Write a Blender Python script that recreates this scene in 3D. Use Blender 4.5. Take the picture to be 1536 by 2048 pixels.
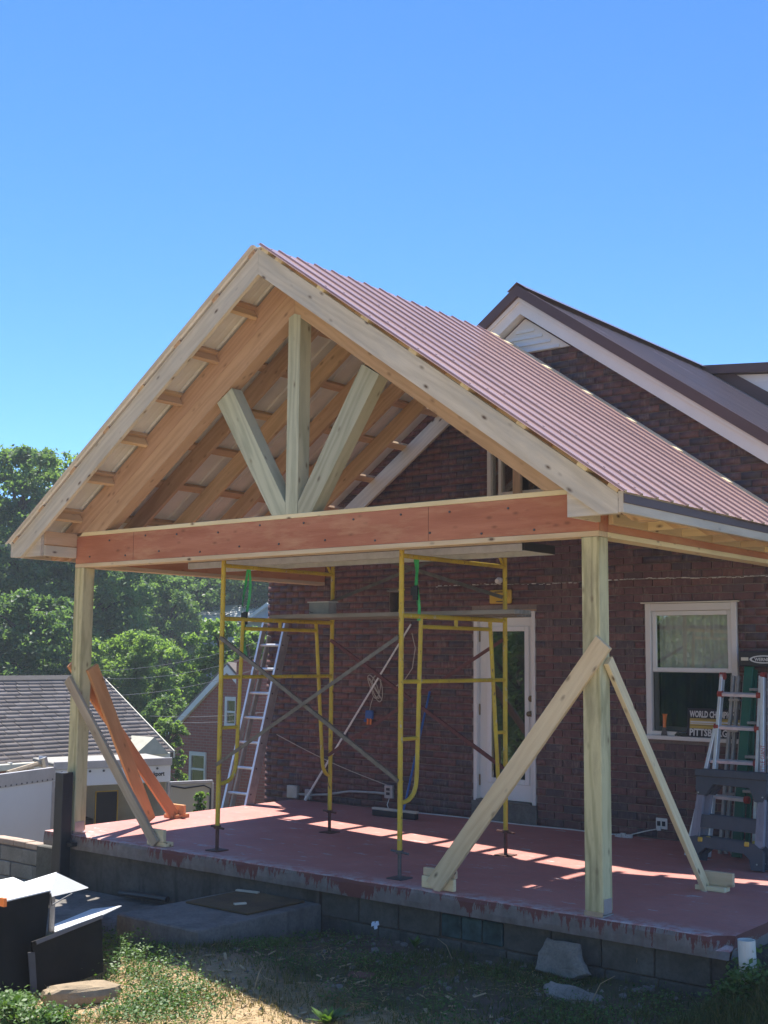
import bpy, math, random
import numpy as np
from mathutils import Vector, Matrix, noise
random.seed(7); rng = np.random.default_rng(7)
SC = bpy.context.scene
COL = SC.collection
for o in list(bpy.data.objects): bpy.data.objects.remove(o)

# ---------------------------------------------------------------- camera
def cam_axes(yaw, pitch, roll):
    y, p, r = [math.radians(a) for a in (yaw, pitch, roll)]
    F = Vector((-math.sin(y)*math.cos(p), math.cos(y)*math.cos(p), math.sin(p)))
    R = Vector((math.cos(y), math.sin(y), 0)); U = R.cross(F)
    return math.cos(r)*R + math.sin(r)*U, -math.sin(r)*R + math.cos(r)*U, F
CR, CU, CF = cam_axes(38.975, 6.7057, 0.508)
CP = Vector((4.2127, -7.6101, 1.7577)); FPX = 2445.57
cd = bpy.data.cameras.new('camera'); cam = bpy.data.objects.new('camera', cd); COL.objects.link(cam)
cd.sensor_fit = 'VERTICAL'; cd.sensor_height = 36.0; cd.lens = 36.0*FPX/2048.0
cd.clip_start = 0.1; cd.clip_end = 3000
M = Matrix((CR, CU, -CF)).transposed().to_4x4(); M.translation = CP; cam.matrix_world = M
SC.camera = cam
SC.render.resolution_x = 768; SC.render.resolution_y = 1024

# ---------------------------------------------------------------- sky, sun, exposure
KX, KY = 0.385, 0.265                      # shadow shift per metre of height
to_sun = Vector((-KX, KY, 1)).normalized()
elev = math.asin(to_sun.z); azim = math.atan2(to_sun.x, to_sun.y)
wd = bpy.data.worlds.new('World'); SC.world = wd; wd.use_nodes = True
nt = wd.node_tree; nt.nodes.clear()
out = nt.nodes.new('ShaderNodeOutputWorld'); bg = nt.nodes.new('ShaderNodeBackground')
sky = nt.nodes.new('ShaderNodeTexSky'); sky.sky_type = 'NISHITA'; sky.sun_disc = False
sky.sun_elevation = elev; sky.sun_rotation = azim
sky.altitude = 1500; sky.air_density = 0.75; sky.dust_density = 0.0; sky.ozone_density = 5.0
hs = nt.nodes.new('ShaderNodeHueSaturation'); hs.inputs['Saturation'].default_value = 1.16
bg.inputs['Strength'].default_value = 0.104
nt.links.new(sky.outputs[0], hs.inputs['Color']); nt.links.new(hs.outputs[0], bg.inputs['Color'])
nt.links.new(bg.outputs[0], out.inputs['Surface'])
sl = bpy.data.lights.new('sun', 'SUN'); sl.energy = 3.9; sl.angle = math.radians(0.53); sl.color = (1.0, 0.95, 0.87)
so = bpy.data.objects.new('sun', sl); COL.objects.link(so)
so.rotation_euler = to_sun.to_track_quat('Z', 'Y').to_euler(); so.location = (-20, 15, 40)
SC.view_settings.view_transform = 'Standard'; SC.view_settings.look = 'None'
SC.view_settings.exposure = 1.38; SC.view_settings.gamma = 1.0; SC.view_settings.use_curve_mapping = False

# ---------------------------------------------------------------- helpers: pixel rays used only to measure places
def ray(px, py): return CF + CR*((px-768)/FPX) + CU*((1024-py)/FPX)
def at(px, py, d): return CP + ray(px, py)*d
def on(ax, v, px, py):
    i = 'xyz'.index(ax); d = ray(px, py); return CP + d*((v-CP[i])/d[i])

# ---------------------------------------------------------------- helpers: nodes
def newmat(name):
    m = bpy.data.materials.new(name); m.use_nodes = True; nt = m.node_tree; nt.nodes.clear()
    o = nt.nodes.new('ShaderNodeOutputMaterial'); b = nt.nodes.new('ShaderNodeBsdfPrincipled')
    nt.links.new(b.outputs[0], o.inputs[0]); return m, nt, b, o
class NT:
    def __init__(s, nt): s.nt = nt; s.L = nt.links.new
    def n(s, t, **k):
        x = s.nt.nodes.new('ShaderNode'+t)
        for a, v in k.items():
            if hasattr(x, a): setattr(x, a, v)
        return x
    def setin(s, sock, v):
        if hasattr(v, 'is_output'): s.L(v, sock)
        else: sock.default_value = v
    def coord(s, kind='Object'): return s.n('TexCoord').outputs[kind]
    def map(s, vec, scale=(1,1,1), loc=(0,0,0), rot=(0,0,0)):
        m = s.n('Mapping'); s.setin(m.inputs['Vector'], vec)
        m.inputs['Scale'].default_value = scale; s.setin(m.inputs['Location'], loc); m.inputs['Rotation'].default_value = rot
        return m.outputs[0]
    def noise(s, vec, scale=5, detail=4, rough=.55, dist=0):
        m = s.n('TexNoise'); s.setin(m.inputs['Vector'], vec); m.inputs['Scale'].default_value = scale
        m.inputs['Detail'].default_value = detail; m.inputs['Roughness'].default_value = rough; m.inputs['Distortion'].default_value = dist
        return m.outputs['Fac']
    def vor(s, vec, scale=5, feature='F1', out='Distance', rnd=1.0):
        m = s.n('TexVoronoi', feature=feature); s.setin(m.inputs['Vector'], vec); m.inputs['Scale'].default_value = scale
        m.inputs['Randomness'].default_value = rnd
        return m.outputs[out]
    def ramp(s, fac, stops, interp='LINEAR'):
        m = s.n('ValToRGB'); s.L(fac, m.inputs[0]); cr = m.color_ramp; cr.interpolation = interp
        while len(cr.elements) < len(stops): cr.elements.new(.5)
        for e, (p, c) in zip(cr.elements, stops):
            e.position = p; e.color = (c, c, c, 1) if not hasattr(c, '__len__') else (*c, 1)
        return m.outputs[0]
    def mix(s, f, a, b, mode='MIX'):
        m = s.n('Mix', data_type='RGBA', blend_type=mode)
        s.setin(m.inputs[0], f)
        for i, v in ((6, a), (7, b)):
            if hasattr(v, 'is_output'): s.L(v, m.inputs[i])
            else: m.inputs[i].default_value = (*v, 1)
        return m.outputs[2]
    def math(s, op, a, b=0.0, clamp=False):
        m = s.n('Math', operation=op, use_clamp=clamp); s.setin(m.inputs[0], a); s.setin(m.inputs[1], b); return m.outputs[0]
    def vadd(s, a, b):
        m = s.n('VectorMath', operation='ADD'); s.setin(m.inputs[0], a); s.setin(m.inputs[1], b); return m.outputs[0]
    def rand(s): return s.n('ObjectInfo').outputs['Random']
    def attr(s, name): return s.n('Attribute', attribute_name=name).outputs['Fac']
    def sep(s, v):
        m = s.n('SeparateXYZ'); s.L(v, m.inputs[0]); return m.outputs
    def bump(s, h, strength=.3, dist=.01):
        m = s.n('Bump'); s.L(h, m.inputs['Height']); m.inputs['Strength'].default_value = strength; m.inputs['Distance'].default_value = dist
        return m.outputs[0]
def simple(name, col, rough=.6, metal=0.0, var=.12, scale=6, bump=0.0, spec=.5):
    m, nt, b, o = newmat(name); g = NT(nt)
    v = g.vadd(g.coord(), g.rand()); f = g.noise(v, scale, 5, .6)
    c = g.mix(g.ramp(f, [(.3, 0.), (.7, 1.)]), [max(0, x*(1-var)) for x in col], [min(1, x*(1+var)) for x in col])
    g.L(c, b.inputs['Base Color']); b.inputs['Roughness'].default_value = rough; b.inputs['Metallic'].default_value = metal
    b.inputs['Specular IOR Level'].default_value = spec
    if bump: g.L(g.bump(g.noise(v, scale*6, 6, .7), bump, .01), b.inputs['Normal'])
    return m
def wood(name, c1, c2, knots=.5, rough=.75, grain=1.0, stain=None, stain_amt=0.0, wv=.16):
    """board grain runs along local X"""
    m, nt, b, o = newmat(name); g = NT(nt)
    r = g.rand(); off = g.n('CombineXYZ'); g.L(g.math('MULTIPLY', r, 37.3), off.inputs[0]); g.L(g.math('MULTIPLY', r, 11.7), off.inputs[1]); g.L(g.math('MULTIPLY', r, 23.1), off.inputs[2])
    v = g.vadd(g.coord(), off.outputs[0])
    lo = g.noise(g.map(v, (.8, 5, 5)), 2.0, 3, .5)
    w = g.n('TexWave', wave_type='BANDS', bands_direction='Y'); g.L(g.map(v, (.12, 1, .8)), w.inputs['Vector'])
    w.inputs['Scale'].default_value = 5*grain; w.inputs['Distortion'].default_value = 14; w.inputs['Detail'].default_value = 4; w.inputs['Detail Scale'].default_value = 1.2
    fine = g.noise(g.map(v, (2.5, 60, 60)), 3, 4, .6)
    f = g.math('ADD', g.math('MULTIPLY', lo, .58), g.math('ADD', g.math('MULTIPLY', w.outputs['Fac'], wv), g.math('MULTIPLY', fine, .32)))
    c = g.ramp(f, [(.30, c1), (.74, c2)])
    # knots
    k = g.vor(g.map(v, (1.5, 3.2, 3.2)), 3.2); km = g.ramp(k, [(.07, 1.), (.10, .55), (.19, 0.)])
    c = g.mix(g.math('MULTIPLY', km, knots), c, (.09, .045, .02))
    # board to board shift
    hv = g.n('HueSaturation'); g.L(c, hv.inputs['Color']); g.L(g.math('ADD', .84, g.math('MULTIPLY', r, .3)), hv.inputs['Value'])
    g.L(g.math('ADD', .485, g.math('MULTIPLY', r, .025)), hv.inputs['Hue'])
    c = hv.outputs[0]
    if stain:
        sm = g.ramp(g.noise(g.map(v, (.7, 3, 3)), 2.2, 5, .65), [(.5, 0.), (.72, 1.)])
        c = g.mix(g.math('MULTIPLY', sm, stain_amt), c, stain)
    g.L(c, b.inputs['Base Color']); b.inputs['Roughness'].default_value = rough; b.inputs['Specular IOR Level'].default_value = .3
    g.L(g.bump(g.math('ADD', fine, g.math('MULTIPLY', w.outputs['Fac'], .5)), .25, .004), b.inputs['Normal'])
    return m

# ---------------------------------------------------------------- helpers: meshes
class MB:
    def __init__(s): s.v = []; s.f = []; s.mi = []
    def add(s, vs, fs, mi=0):
        b = len(s.v); s.v += [tuple(x) for x in vs]; s.f += [tuple(i+b for i in f) for f in fs]; s.mi += [mi]*len(fs); return s
    def box(s, a, b, mi=0, ch=0.0, X=None):
        (x0, y0, z0), (x1, y1, z1) = [min(p, q_) for p, q_ in zip(a, b)], [max(p, q_) for p, q_ in zip(a, b)]
        if ch <= 0:
            vs = [(x, y, z) for x in (x0, x1) for y in (y0, y1) for z in (z0, z1)]
            fs = [(0,1,3,2),(4,6,7,5),(0,4,5,1),(2,3,7,6),(0,2,6,4),(1,5,7,3)]
        else:
            vs = []; idx = {}
            for sx in (0,1):
                for sy in (0,1):
                    for sz in (0,1):
                        P = [(x0,x1)[sx], (y0,y1)[sy], (z0,z1)[sz]]; S = [1-2*sx, 1-2*sy, 1-2*sz]
                        for a_ in range(3):
                            Q = list(P)
                            for b_ in range(3):
                                if b_ != a_: Q[b_] += S[b_]*ch
                            idx[(sx,sy,sz,a_)] = len(vs); vs.append(Q)
            fs = []
            def cyc(a_):
                b_, c_ = [(1,2),(2,0),(0,1)][a_]; return b_, c_
            for a_ in range(3):
                b_, c_ = cyc(a_)
                for s_ in (0,1):
                    ring = []
                    for (p_, q_) in ((0,0),(1,0),(1,1),(0,1)):
                        k = [0,0,0]; k[a_] = s_; k[b_] = p_; k[c_] = q_; ring.append(idx[(*k, a_)])
                    fs.append(tuple(ring if s_ else ring[::-1]))
            for a_ in range(3):           # edges along axis a_
                b_, c_ = cyc(a_)
                for p_ in (0,1):
                    for q_ in (0,1):
                        k0 = [0,0,0]; k0[b_] = p_; k0[c_] = q_; k1 = list(k0); k1[a_] = 1
                        ring = [idx[(*k0,b_)], idx[(*k1,b_)], idx[(*k1,c_)], idx[(*k0,c_)]]
                        fs.append(tuple(ring if p_ != q_ else ring[::-1]))
            for k in [(i,j,l) for i in (0,1) for j in (0,1) for l in (0,1)]:
                ring = [idx[(*k,0)], idx[(*k,1)], idx[(*k,2)]]
                fs.append(tuple(ring if sum(k) % 2 == 1 else ring[::-1]))
        if X is not None: vs = [X @ Vector(v) for v in vs]
        return s.add(vs, fs, mi)
    def tube(s, pts, r, n=8, mi=0, cap=True):
        pts = [Vector(p) for p in pts]; rr = r if hasattr(r, '__len__') else [r]*len(pts)
        vs = []; fs = []; up = None
        for i, p in enumerate(pts):
            d = (pts[min(i+1, len(pts)-1)]-pts[max(i-1, 0)]).normalized()
            if up is None: up = Vector((0,0,1)) if abs(d.z) < .9 else Vector((1,0,0))
            a = d.cross(up).normalized(); b = a.cross(d); up = b
            for k in range(n):
                t = 2*math.pi*k/n; vs.append(p + (a*math.cos(t) + b*math.sin(t))*rr[i])
        for i in range(len(pts)-1):
            for k in range(n):
                k2 = (k+1) % n; fs.append((i*n+k, i*n+k2, (i+1)*n+k2, (i+1)*n+k))
        if cap: fs.append(tuple(range(n))[::-1]); fs.append(tuple((len(pts)-1)*n+k for k in range(n)))
        return s.add(vs, fs, mi)
    def poly(s, pts, ext, mi=0):
        """planar polygon extruded by vector ext"""
        n = len(pts); e = Vector(ext); vs = [Vector(p) for p in pts]+[Vector(p)+e for p in pts]
        fs = [tuple(range(n))[::-1], tuple(range(n, 2*n))]+[(i, (i+1) % n, n+(i+1) % n, n+i) for i in range(n)]
        return s.add(vs, fs, mi)
    def quad(s, a, b, c, d, mi=0): return s.add([a,b,c,d], [(0,1,2,3)], mi)
    def mesh(s, name='mesh'):
        me = bpy.data.meshes.new(name); me.from_pydata([tuple(v) for v in s.v], [], s.f)
        if any(s.mi): me.polygons.foreach_set('material_index', s.mi)
        me.update(); return me
def fix_normals(me):
    import bmesh
    bm = bmesh.new(); bm.from_mesh(me); bmesh.ops.recalc_face_normals(bm, faces=bm.faces); bm.to_mesh(me); bm.free()
def props(o, label=None, cat=None, group=None, kind=None):
    for k, v in (('label', label), ('category', cat), ('group', group), ('kind', kind)):
        if v: o[k] = v
    return o
def obj(name, mb, mats, parent=None, label=None, cat=None, group=None, kind=None, smooth=False, matrix=None, fix=True):
    me = mb.mesh(name) if isinstance(mb, MB) else mb
    if isinstance(mb, MB) and fix: fix_normals(me)
    if not me.materials:
        for m in (mats if isinstance(mats, (list, tuple)) else [mats]): me.materials.append(m)
    if smooth: me.polygons.foreach_set('use_smooth', [True]*len(me.polygons))
    o = bpy.data.objects.new(name, me); COL.objects.link(o)
    Mw = matrix if matrix is not None else Matrix.Identity(4)
    if parent is not None:
        o.parent = parent; base = ABS.get(parent.name, Matrix.Identity(4)); o.matrix_local = base.inverted() @ Mw
    else: o.matrix_world = Mw
    ABS[o.name] = Mw.copy()
    return props(o, label, cat, group, kind)
ABS = {}
def thing(name, loc, label, cat, group=None, kind=None):
    o = bpy.data.objects.new(name, None); COL.objects.link(o); o.location = loc; o.empty_display_size = .2
    ABS[o.name] = Matrix.Translation(Vector(loc)); return props(o, label, cat, group, kind)
def frame_m(p0, p1, up):
    x = (Vector(p1)-Vector(p0)).normalized(); z = Vector(up); z = (z - x*z.dot(x)).normalized(); y = z.cross(x)
    Mx = Matrix((x, y, z)).transposed().to_4x4(); Mx.translation = Vector(p0); return Mx
def board(name, p0, p1, w, t, up, mat, parent=None, ch=.003, **k):
    """box of length |p1-p0| on its centre line; w across (local Y), t along up (local Z)"""
    L = (Vector(p1)-Vector(p0)).length
    return obj(name, MB().box((0, -w/2, -t/2), (L, w/2, t/2), ch=ch), mat, parent, matrix=frame_m(p0, p1, up), fix=True, **k)
def prism(name, pts, ext, mat, parent=None, xdir=None, **k):
    """polygon board whose grain follows xdir"""
    p0 = Vector(pts[0]); x = Vector(xdir or (Vector(pts[1])-p0)).normalized(); z = Vector(ext).normalized(); y = z.cross(x).normalized(); x = y.cross(z)
    Mx = Matrix((x, y, z)).transposed().to_4x4(); Mx.translation = p0; inv = Mx.inverted()
    e3 = inv.to_3x3() @ Vector(ext)
    return obj(name, MB().poly([inv @ Vector(p) for p in pts], e3), mat, parent, matrix=Mx, **k)
def text(name, s, size, origin, xdir, updir, mat, parent, depth=.002, sx=1.0, align='LEFT', bold=0.0, shear=0.0):
    cu = bpy.data.curves.new('txt', 'FONT'); cu.body = s; cu.size = size; cu.extrude = depth; cu.align_x = align; cu.offset = bold; cu.shear = shear; cu.resolution_u = 2
    tmp = bpy.data.objects.new('txt', cu); COL.objects.link(tmp)
    me = bpy.data.meshes.new_from_object(tmp); bpy.data.objects.remove(tmp)
    x = Vector(xdir).normalized(); y = Vector(updir).normalized(); z = x.cross(y)
    Mx = Matrix((x, y, z)).transposed().to_4x4(); Mx.translation = Vector(origin)
    me.materials.clear(); me.transform(Matrix.Diagonal((sx, 1, 1, 1)))
    return obj(name, me, mat, parent, matrix=Mx)
def npmesh(name, V, Fq, attr=None, extra=None):
    """V (n,3), Fq (m,k) constant-size faces, attr: face float 'rnd'"""
    me = bpy.data.meshes.new(name); k = Fq.shape[1]
    me.vertices.add(len(V)); me.vertices.foreach_set('co', np.asarray(V, np.float32).ravel())
    me.loops.add(Fq.size); me.loops.foreach_set('vertex_index', np.asarray(Fq, np.int32).ravel())
    me.polygons.add(len(Fq)); me.polygons.foreach_set('loop_start', np.arange(0, Fq.size, k, dtype=np.int32))
    me.update(calc_edges=True)
    if attr is not None:
        a = me.attributes.new('rnd', 'FLOAT', 'FACE'); a.data.foreach_set('value', np.asarray(attr, np.float32))
    return me
def sstep(a, b, x):
    t = max(0., min(1., (x-a)/(b-a))); return t*t*(3-2*t)

# ---------------------------------------------------------------- materials
PINE  = wood('pine_fresh',  (.48,.42,.32), (.66,.59,.47), .9, stain=(.40,.40,.37), stain_amt=.5)
PINEY = wood('pine_yellow', (.66,.52,.29), (.84,.71,.45), .9)
FIR   = wood('fir_tan',     (.46,.31,.18), (.64,.45,.28), .45)
PT    = wood('treated_green', (.36,.33,.165), (.62,.57,.32), .6, grain=.9, stain=(.17,.14,.085), stain_amt=.6, wv=.42)
PTG   = wood('treated_new', (.36,.38,.27), (.52,.53,.39), .6, grain=.8, stain=(.28,.26,.18), stain_amt=.3, wv=.34)
LVL   = wood('laminated_red', (.45,.185,.085), (.60,.285,.145), .45, stain=(.62,.36,.20), stain_amt=.7)
FIRSUN   = wood('fir_sunlit',  (.52,.25,.10), (.68,.37,.17), .45)  # copy of the tan fir with the orange of direct sun put into its colour
GREYW = wood('wood_weathered', (.34,.27,.18), (.50,.42,.30), .4)
PLANKW = wood('plank_grey', (.16,.15,.13), (.33,.31,.27), .2)
WHITE = simple('white_paint', (.72,.70,.66), .45, var=.06, scale=3)
WHITEV= simple('white_vinyl', (.74,.74,.72), .35, var=.04, scale=2)
CREAM = simple('cream_paint', (.68,.64,.52), .55, var=.06, scale=2)
BROWNM= simple('brown_trim_metal', (.095,.055,.050), .55, var=.1, scale=3)
GALV  = simple('galvanised', (.45,.46,.47), .4, .85, .15, 12)
ALU   = simple('aluminium', (.70,.72,.75), .38, .45, .1, 14)
ALUD  = simple('aluminium_dull', (.40,.385,.36), .5, .4, .2, 10)
def m_yellow():
    m, nt, b, o = newmat('yellow_enamel'); g = NT(nt); v = g.n('NewGeometry').outputs['Position']
    n1 = g.noise(v, 5, 4, .6); n2 = g.noise(g.map(v, (30, 30, 12)), 1.0, 5, .7); n3 = g.noise(v, 70, 3, .6)
    c = g.mix(g.ramp(n1, [(.3, 0.), (.7, 1.)]), (.46,.31,.02), (.66,.50,.04))
    c = g.mix(g.math('MULTIPLY', g.ramp(n3, [(.5, 0.), (.75, 1.)]), .35), c, (.40,.33,.18))
    c = g.mix(g.ramp(n2, [(.60, 0.), (.66, .9)]), c, (.13,.065,.035))
    c = g.mix(g.ramp(g.noise(g.map(v, (22, 22, 9), loc=(5,3,1)), 1.0, 4, .7), [(.63, 0.), (.67, .8)]), c, (.45,.43,.38))
    g.L(c, b.inputs['Base Color']); g.L(g.ramp(n1, [(.3, .4), (.7, .65)]), b.inputs['Roughness']); g.L(g.bump(n3, .3, .003), b.inputs['Normal']); return m
YEL   = m_yellow()
RUST  = simple('rusty_steel', (.10,.045,.035), .7, .3, .35, 20)
STEEL = simple('dark_steel', (.12,.12,.125), .55, .6, .25, 20)
BRACE = simple('brace_steel', (.17,.155,.13), .6, .4, .3, 14)
BRACER= simple('brace_red', (.15,.05,.05), .6, .2, .25, 14)
BLACKP= simple('black_plastic', (.022,.024,.028), .45, var=.2, scale=8)
SAWP  = simple('saw_plastic', (.060,.070,.086), .5, var=.15, scale=8)
GREYP = simple('grey_plastic', (.22,.235,.28), .5, var=.1, scale=8)
REDP  = simple('red_plastic', (.33,.05,.035), .45, var=.1)
ORANGE= simple('orange_plastic', (.75,.20,.04), .45, var=.1)
YELP  = simple('yellow_plastic', (.62,.40,.05), .45, var=.12)
GREENF= simple('green_fiberglass', (.015,.12,.075), .45, var=.15)
STRAP = simple('green_webbing', (.04,.42,.12), .6, var=.15, scale=30)
BLUEP = simple('blue_plastic', (.03,.10,.32), .4, var=.1)
CABLE = simple('beige_cable', (.50,.44,.36), .6, var=.08)
CABLEW= simple('white_pvc', (.70,.69,.64), .4, var=.06)
BRASS = simple('dark_brass', (.20,.15,.09), .35, .9, .15)
TEALG = simple('teal_glazed_block', (.045,.085,.085), .25, var=.5, scale=7)
INKW  = simple('ink_white', (.66,.66,.64), .6, var=.05)
INKY  = simple('ink_gold', (.50,.36,.08), .6, var=.1)
INKR  = simple('ink_red', (.45,.05,.05), .6, var=.05)
INKB  = simple('ink_black', (.02,.02,.03), .6, var=.05)
DARKI = simple('dark_interior', (.018,.018,.02), .9, var=.2)
PAPER = simple('pale_scrap', (.62,.60,.56), .8, var=.08)

def m_concrete(name, col, dark, scale=2.0, stain=.6):
    m, nt, b, o = newmat(name); g = NT(nt); v = g.vadd(g.coord(), g.rand())
    a = g.noise(v, scale, 6, .65); bb = g.noise(v, scale*14, 4, .7); c = g.noise(g.map(v, (3.0, 3.0, .6)), 2.0, 5, .6)
    cc = g.mix(g.ramp(a, [(.3, 0.), (.7, 1.)]), dark, col)
    cc = g.mix(g.math('MULTIPLY', g.ramp(c, [(.52, 0.), (.75, 1.)]), stain), cc, [x*.35 for x in dark])
    cc = g.mix(g.math('MULTIPLY', g.ramp(bb, [(.35, 1.), (.55, 0.)]), .35), cc, [x*.6 for x in dark])
    g.L(cc, b.inputs['Base Color']); b.inputs['Roughness'].default_value = .88; b.inputs['Specular IOR Level'].default_value = .25
    g.L(g.bump(g.math('ADD', a, bb), .45, .012), b.inputs['Normal']); return m
CONC  = m_concrete('concrete_grey', (.25,.23,.205), (.12,.11,.098), 2.6, .55)
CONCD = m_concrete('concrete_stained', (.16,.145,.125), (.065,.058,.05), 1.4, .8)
BLOCKM= m_concrete('block_grey', (.17,.16,.135), (.075,.07,.058), 2.2, .75)
STONE = m_concrete('field_stone', (.34,.30,.25), (.18,.155,.125), 4.0, .3)
MORTAR= m_concrete('mortar', (.32,.26,.235), (.20,.16,.145), 4.0, .3)

def m_slab():
    """red floor paint, worn through to grey concrete; on the edge the paint hangs in drips"""
    m, nt, b, o = newmat('slab_red_paint'); g = NT(nt); v = g.coord(); s = g.sep(v)
    n1 = g.noise(v, 1.3, 6, .6); n2 = g.noise(v, 9, 6, .7); n3 = g.noise(g.map(v, (1, 3.2, 1), rot=(0,0,.5)), 2.6, 7, .72)
    red = g.mix(g.ramp(n1, [(.3, 0.), (.7, 1.)]), (.46,.175,.145), (.56,.24,.20))
    red = g.mix(g.math('MULTIPLY', g.ramp(n2, [(.3, 1.), (.5, 0.)]), .35), red, (.23,.085,.08))
    conc = g.mix(g.ramp(n2, [(.3, 0.), (.7, 1.)]), (.42,.39,.38), (.60,.57,.55))
    scr_ = g.ramp(g.noise(g.map(v, (1.2, 14, 1), rot=(0,0,-.25)), 2.2, 6, .7), [(.60, 0.), (.66, 1.)])
    wear = g.math('MAXIMUM', g.ramp(n3, [(.61, 0.), (.65, 1.)]), g.math('MULTIPLY', g.math('MULTIPLY', scr_, g.ramp(n1, [(.45, 0.), (.6, 1.)])), .8), True)
    edge = g.math('MULTIPLY', g.ramp(g.math('MULTIPLY', s[1], 1.0), [(.0, 1.), (.22, 0.)]), g.ramp(n2, [(.42, 0.), (.55, 1.)]))
    top = g.mix(g.math('MAXIMUM', wear, g.math('MULTIPLY', edge, .7), True), red, conc)
    # edge face: drips reaching down from the top
    drip = g.noise(g.map(v, (15, .3, 2.5)), 1.0, 7, .75); big = g.noise(g.map(v, (1.1, 0, 0)), 1.0, 3)
    reach = g.math('MULTIPLY', g.math('SUBTRACT', g.math('ADD', g.math('MULTIPLY', drip, 1.0), g.math('MULTIPLY', big, 1.3)), 1.08), .60)
    depth = g.math('MULTIPLY', s[2], -1.0)
    onp = g.math('LESS_THAN', depth, reach)
    edgec = g.mix(g.ramp(n2, [(.3, 0.), (.75, 1.)]), (.14,.12,.11), (.27,.235,.215))
    edgec = g.mix(g.math('MULTIPLY', g.ramp(g.noise(g.map(v, (4, 1, .4)), 3, 5, .6), [(.5, 0.), (.7, 1.)]), .5), edgec, (.16,.10,.09))
    side = g.mix(onp, edgec, (.16,.056,.05))
    nz = g.sep(g.n('NewGeometry').outputs['True Normal'])[2]
    c = g.mix(g.math('GREATER_THAN', nz, .6), side, top)
    g.L(c, b.inputs['Base Color']); g.L(g.ramp(n2, [(.3, .55), (.7, .8)]), b.inputs['Roughness']); b.inputs['Specular IOR Level'].default_value = .35
    g.L(g.bump(g.math('ADD', n2, g.math('MULTIPLY', wear, -.6)), .3, .008), b.inputs['Normal']); return m
SLAB = m_slab()

def m_brick():
    m, nt, b, o = newmat('brick_dark'); g = NT(nt); a = g.attr('rnd'); v = g.n('NewGeometry').outputs['Position']
    c = g.ramp(a, [(0., (.165,.085,.082)), (.22, (.190,.095,.090)), (.4, (.135,.086,.085)), (.55, (.210,.108,.096)), (.7, (.110,.084,.089)), (.82, (.170,.092,.089)), (1., (.220,.115,.100))], 'CONSTANT')
    n = g.noise(v, 22, 5, .7); c = g.mix(g.math('MULTIPLY', g.ramp(n, [(.3, 1.), (.6, 0.)]), .45), c, (.055,.038,.04))
    sm = g.ramp(g.noise(g.map(v, (2.2, 2.2, 1.1)), 2.0, 6, .7), [(.44, 0.), (.60, 1.)]); st = g.ramp(g.noise(g.map(v, (34, 34, 9)), 1.0, 4, .7), [(.50, 0.), (.60, 1.)])
    c = g.mix(g.math('MULTIPLY', g.math('MULTIPLY', sm, st), .62), c, (.27,.20,.175))
    g.L(c, b.inputs['Base Color']); b.inputs['Roughness'].default_value = .8; b.inputs['Specular IOR Level'].default_value = .3
    g.L(g.bump(g.noise(v, 60, 5, .7), .5, .004), b.inputs['Normal']); return m
BRICK = m_brick()
def m_metalroof(name, col):
    m, nt, b, o = newmat(name); g = NT(nt); v = g.coord()
    n = g.noise(g.map(v, (.5, 3, 3)), 1.2, 5, .6)
    c = g.mix(g.ramp(n, [(.3, 0.), (.7, 1.)]), [x*.88 for x in col], [x*1.12 for x in col])
    g.L(c, b.inputs['Base Color']); g.L(g.ramp(n, [(.2, .20), (.8, .30)]), b.inputs['Roughness']); b.inputs['Metallic'].default_value = .0
    b.inputs['Specular IOR Level'].default_value = .42; b.inputs['Coat Weight'].default_value = .15; b.inputs['Coat Roughness'].default_value = .18
    return m
ROOFM = m_metalroof('metal_roof_burgundy', (.44,.275,.225))
ROOFH = m_metalroof('metal_roof_brown', (.25,.185,.165))
ROOFU = simple('roof_underside', (.66,.66,.64), .6, var=.12, scale=3)
def m_glass(name, tint=(.8,.85,.85), refl=.0):
    m = bpy.data.materials.new(name); m.use_nodes = True; nt = m.node_tree; nt.nodes.clear(); g = NT(nt)
    o = g.n('OutputMaterial'); t = g.n('BsdfTransparent'); t.inputs[0].default_value = (*tint, 1); s = g.n('BsdfGlossy'); s.inputs['Roughness'].default_value = .01
    s.inputs[0].default_value = (1,1,1,1)
    f = g.n('Fresnel'); f.inputs['IOR'].default_value = 1.52
    k = g.math('ADD', g.math('MULTIPLY', f.outputs[0], 1.2), refl, True)
    mx = g.n('MixShader'); g.L(k, mx.inputs[0]); g.L(t.outputs[0], mx.inputs[1]); g.L(s.outputs[0], mx.inputs[2]); g.L(mx.outputs[0], o.inputs[0]); return m
GLASS = m_glass('window_glass', (.97,.98,.98), .075)
def m_leaf(name, c1, c2, c3, tr=.35):
    m = bpy.data.materials.new(name); m.use_nodes = True; nt = m.node_tree; nt.nodes.clear(); g = NT(nt)
    o = g.n('OutputMaterial'); p = g.n('BsdfPrincipled'); t = g.n('BsdfTranslucent')
    c = g.ramp(g.attr('rnd'), [(0., c1), (.5, c2), (1., c3)])
    g.L(c, p.inputs['Base Color']); p.inputs['Roughness'].default_value = .5; p.inputs['Specular IOR Level'].default_value = .35
    tc = g.mix(1.0, c, (1.3, 1.35, .5), 'MULTIPLY'); g.L(tc, t.inputs[0])
    mx = g.n('MixShader'); mx.inputs[0].default_value = tr; g.L(p.outputs[0], mx.inputs[1]); g.L(t.outputs[0], mx.inputs[2]); g.L(mx.outputs[0], o.inputs[0]); return m
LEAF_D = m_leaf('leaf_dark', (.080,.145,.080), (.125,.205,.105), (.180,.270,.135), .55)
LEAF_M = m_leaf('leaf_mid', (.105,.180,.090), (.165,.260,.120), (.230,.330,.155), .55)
LEAF_L = m_leaf('leaf_light', (.130,.220,.080), (.205,.315,.110), (.280,.400,.150), .55)
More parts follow.
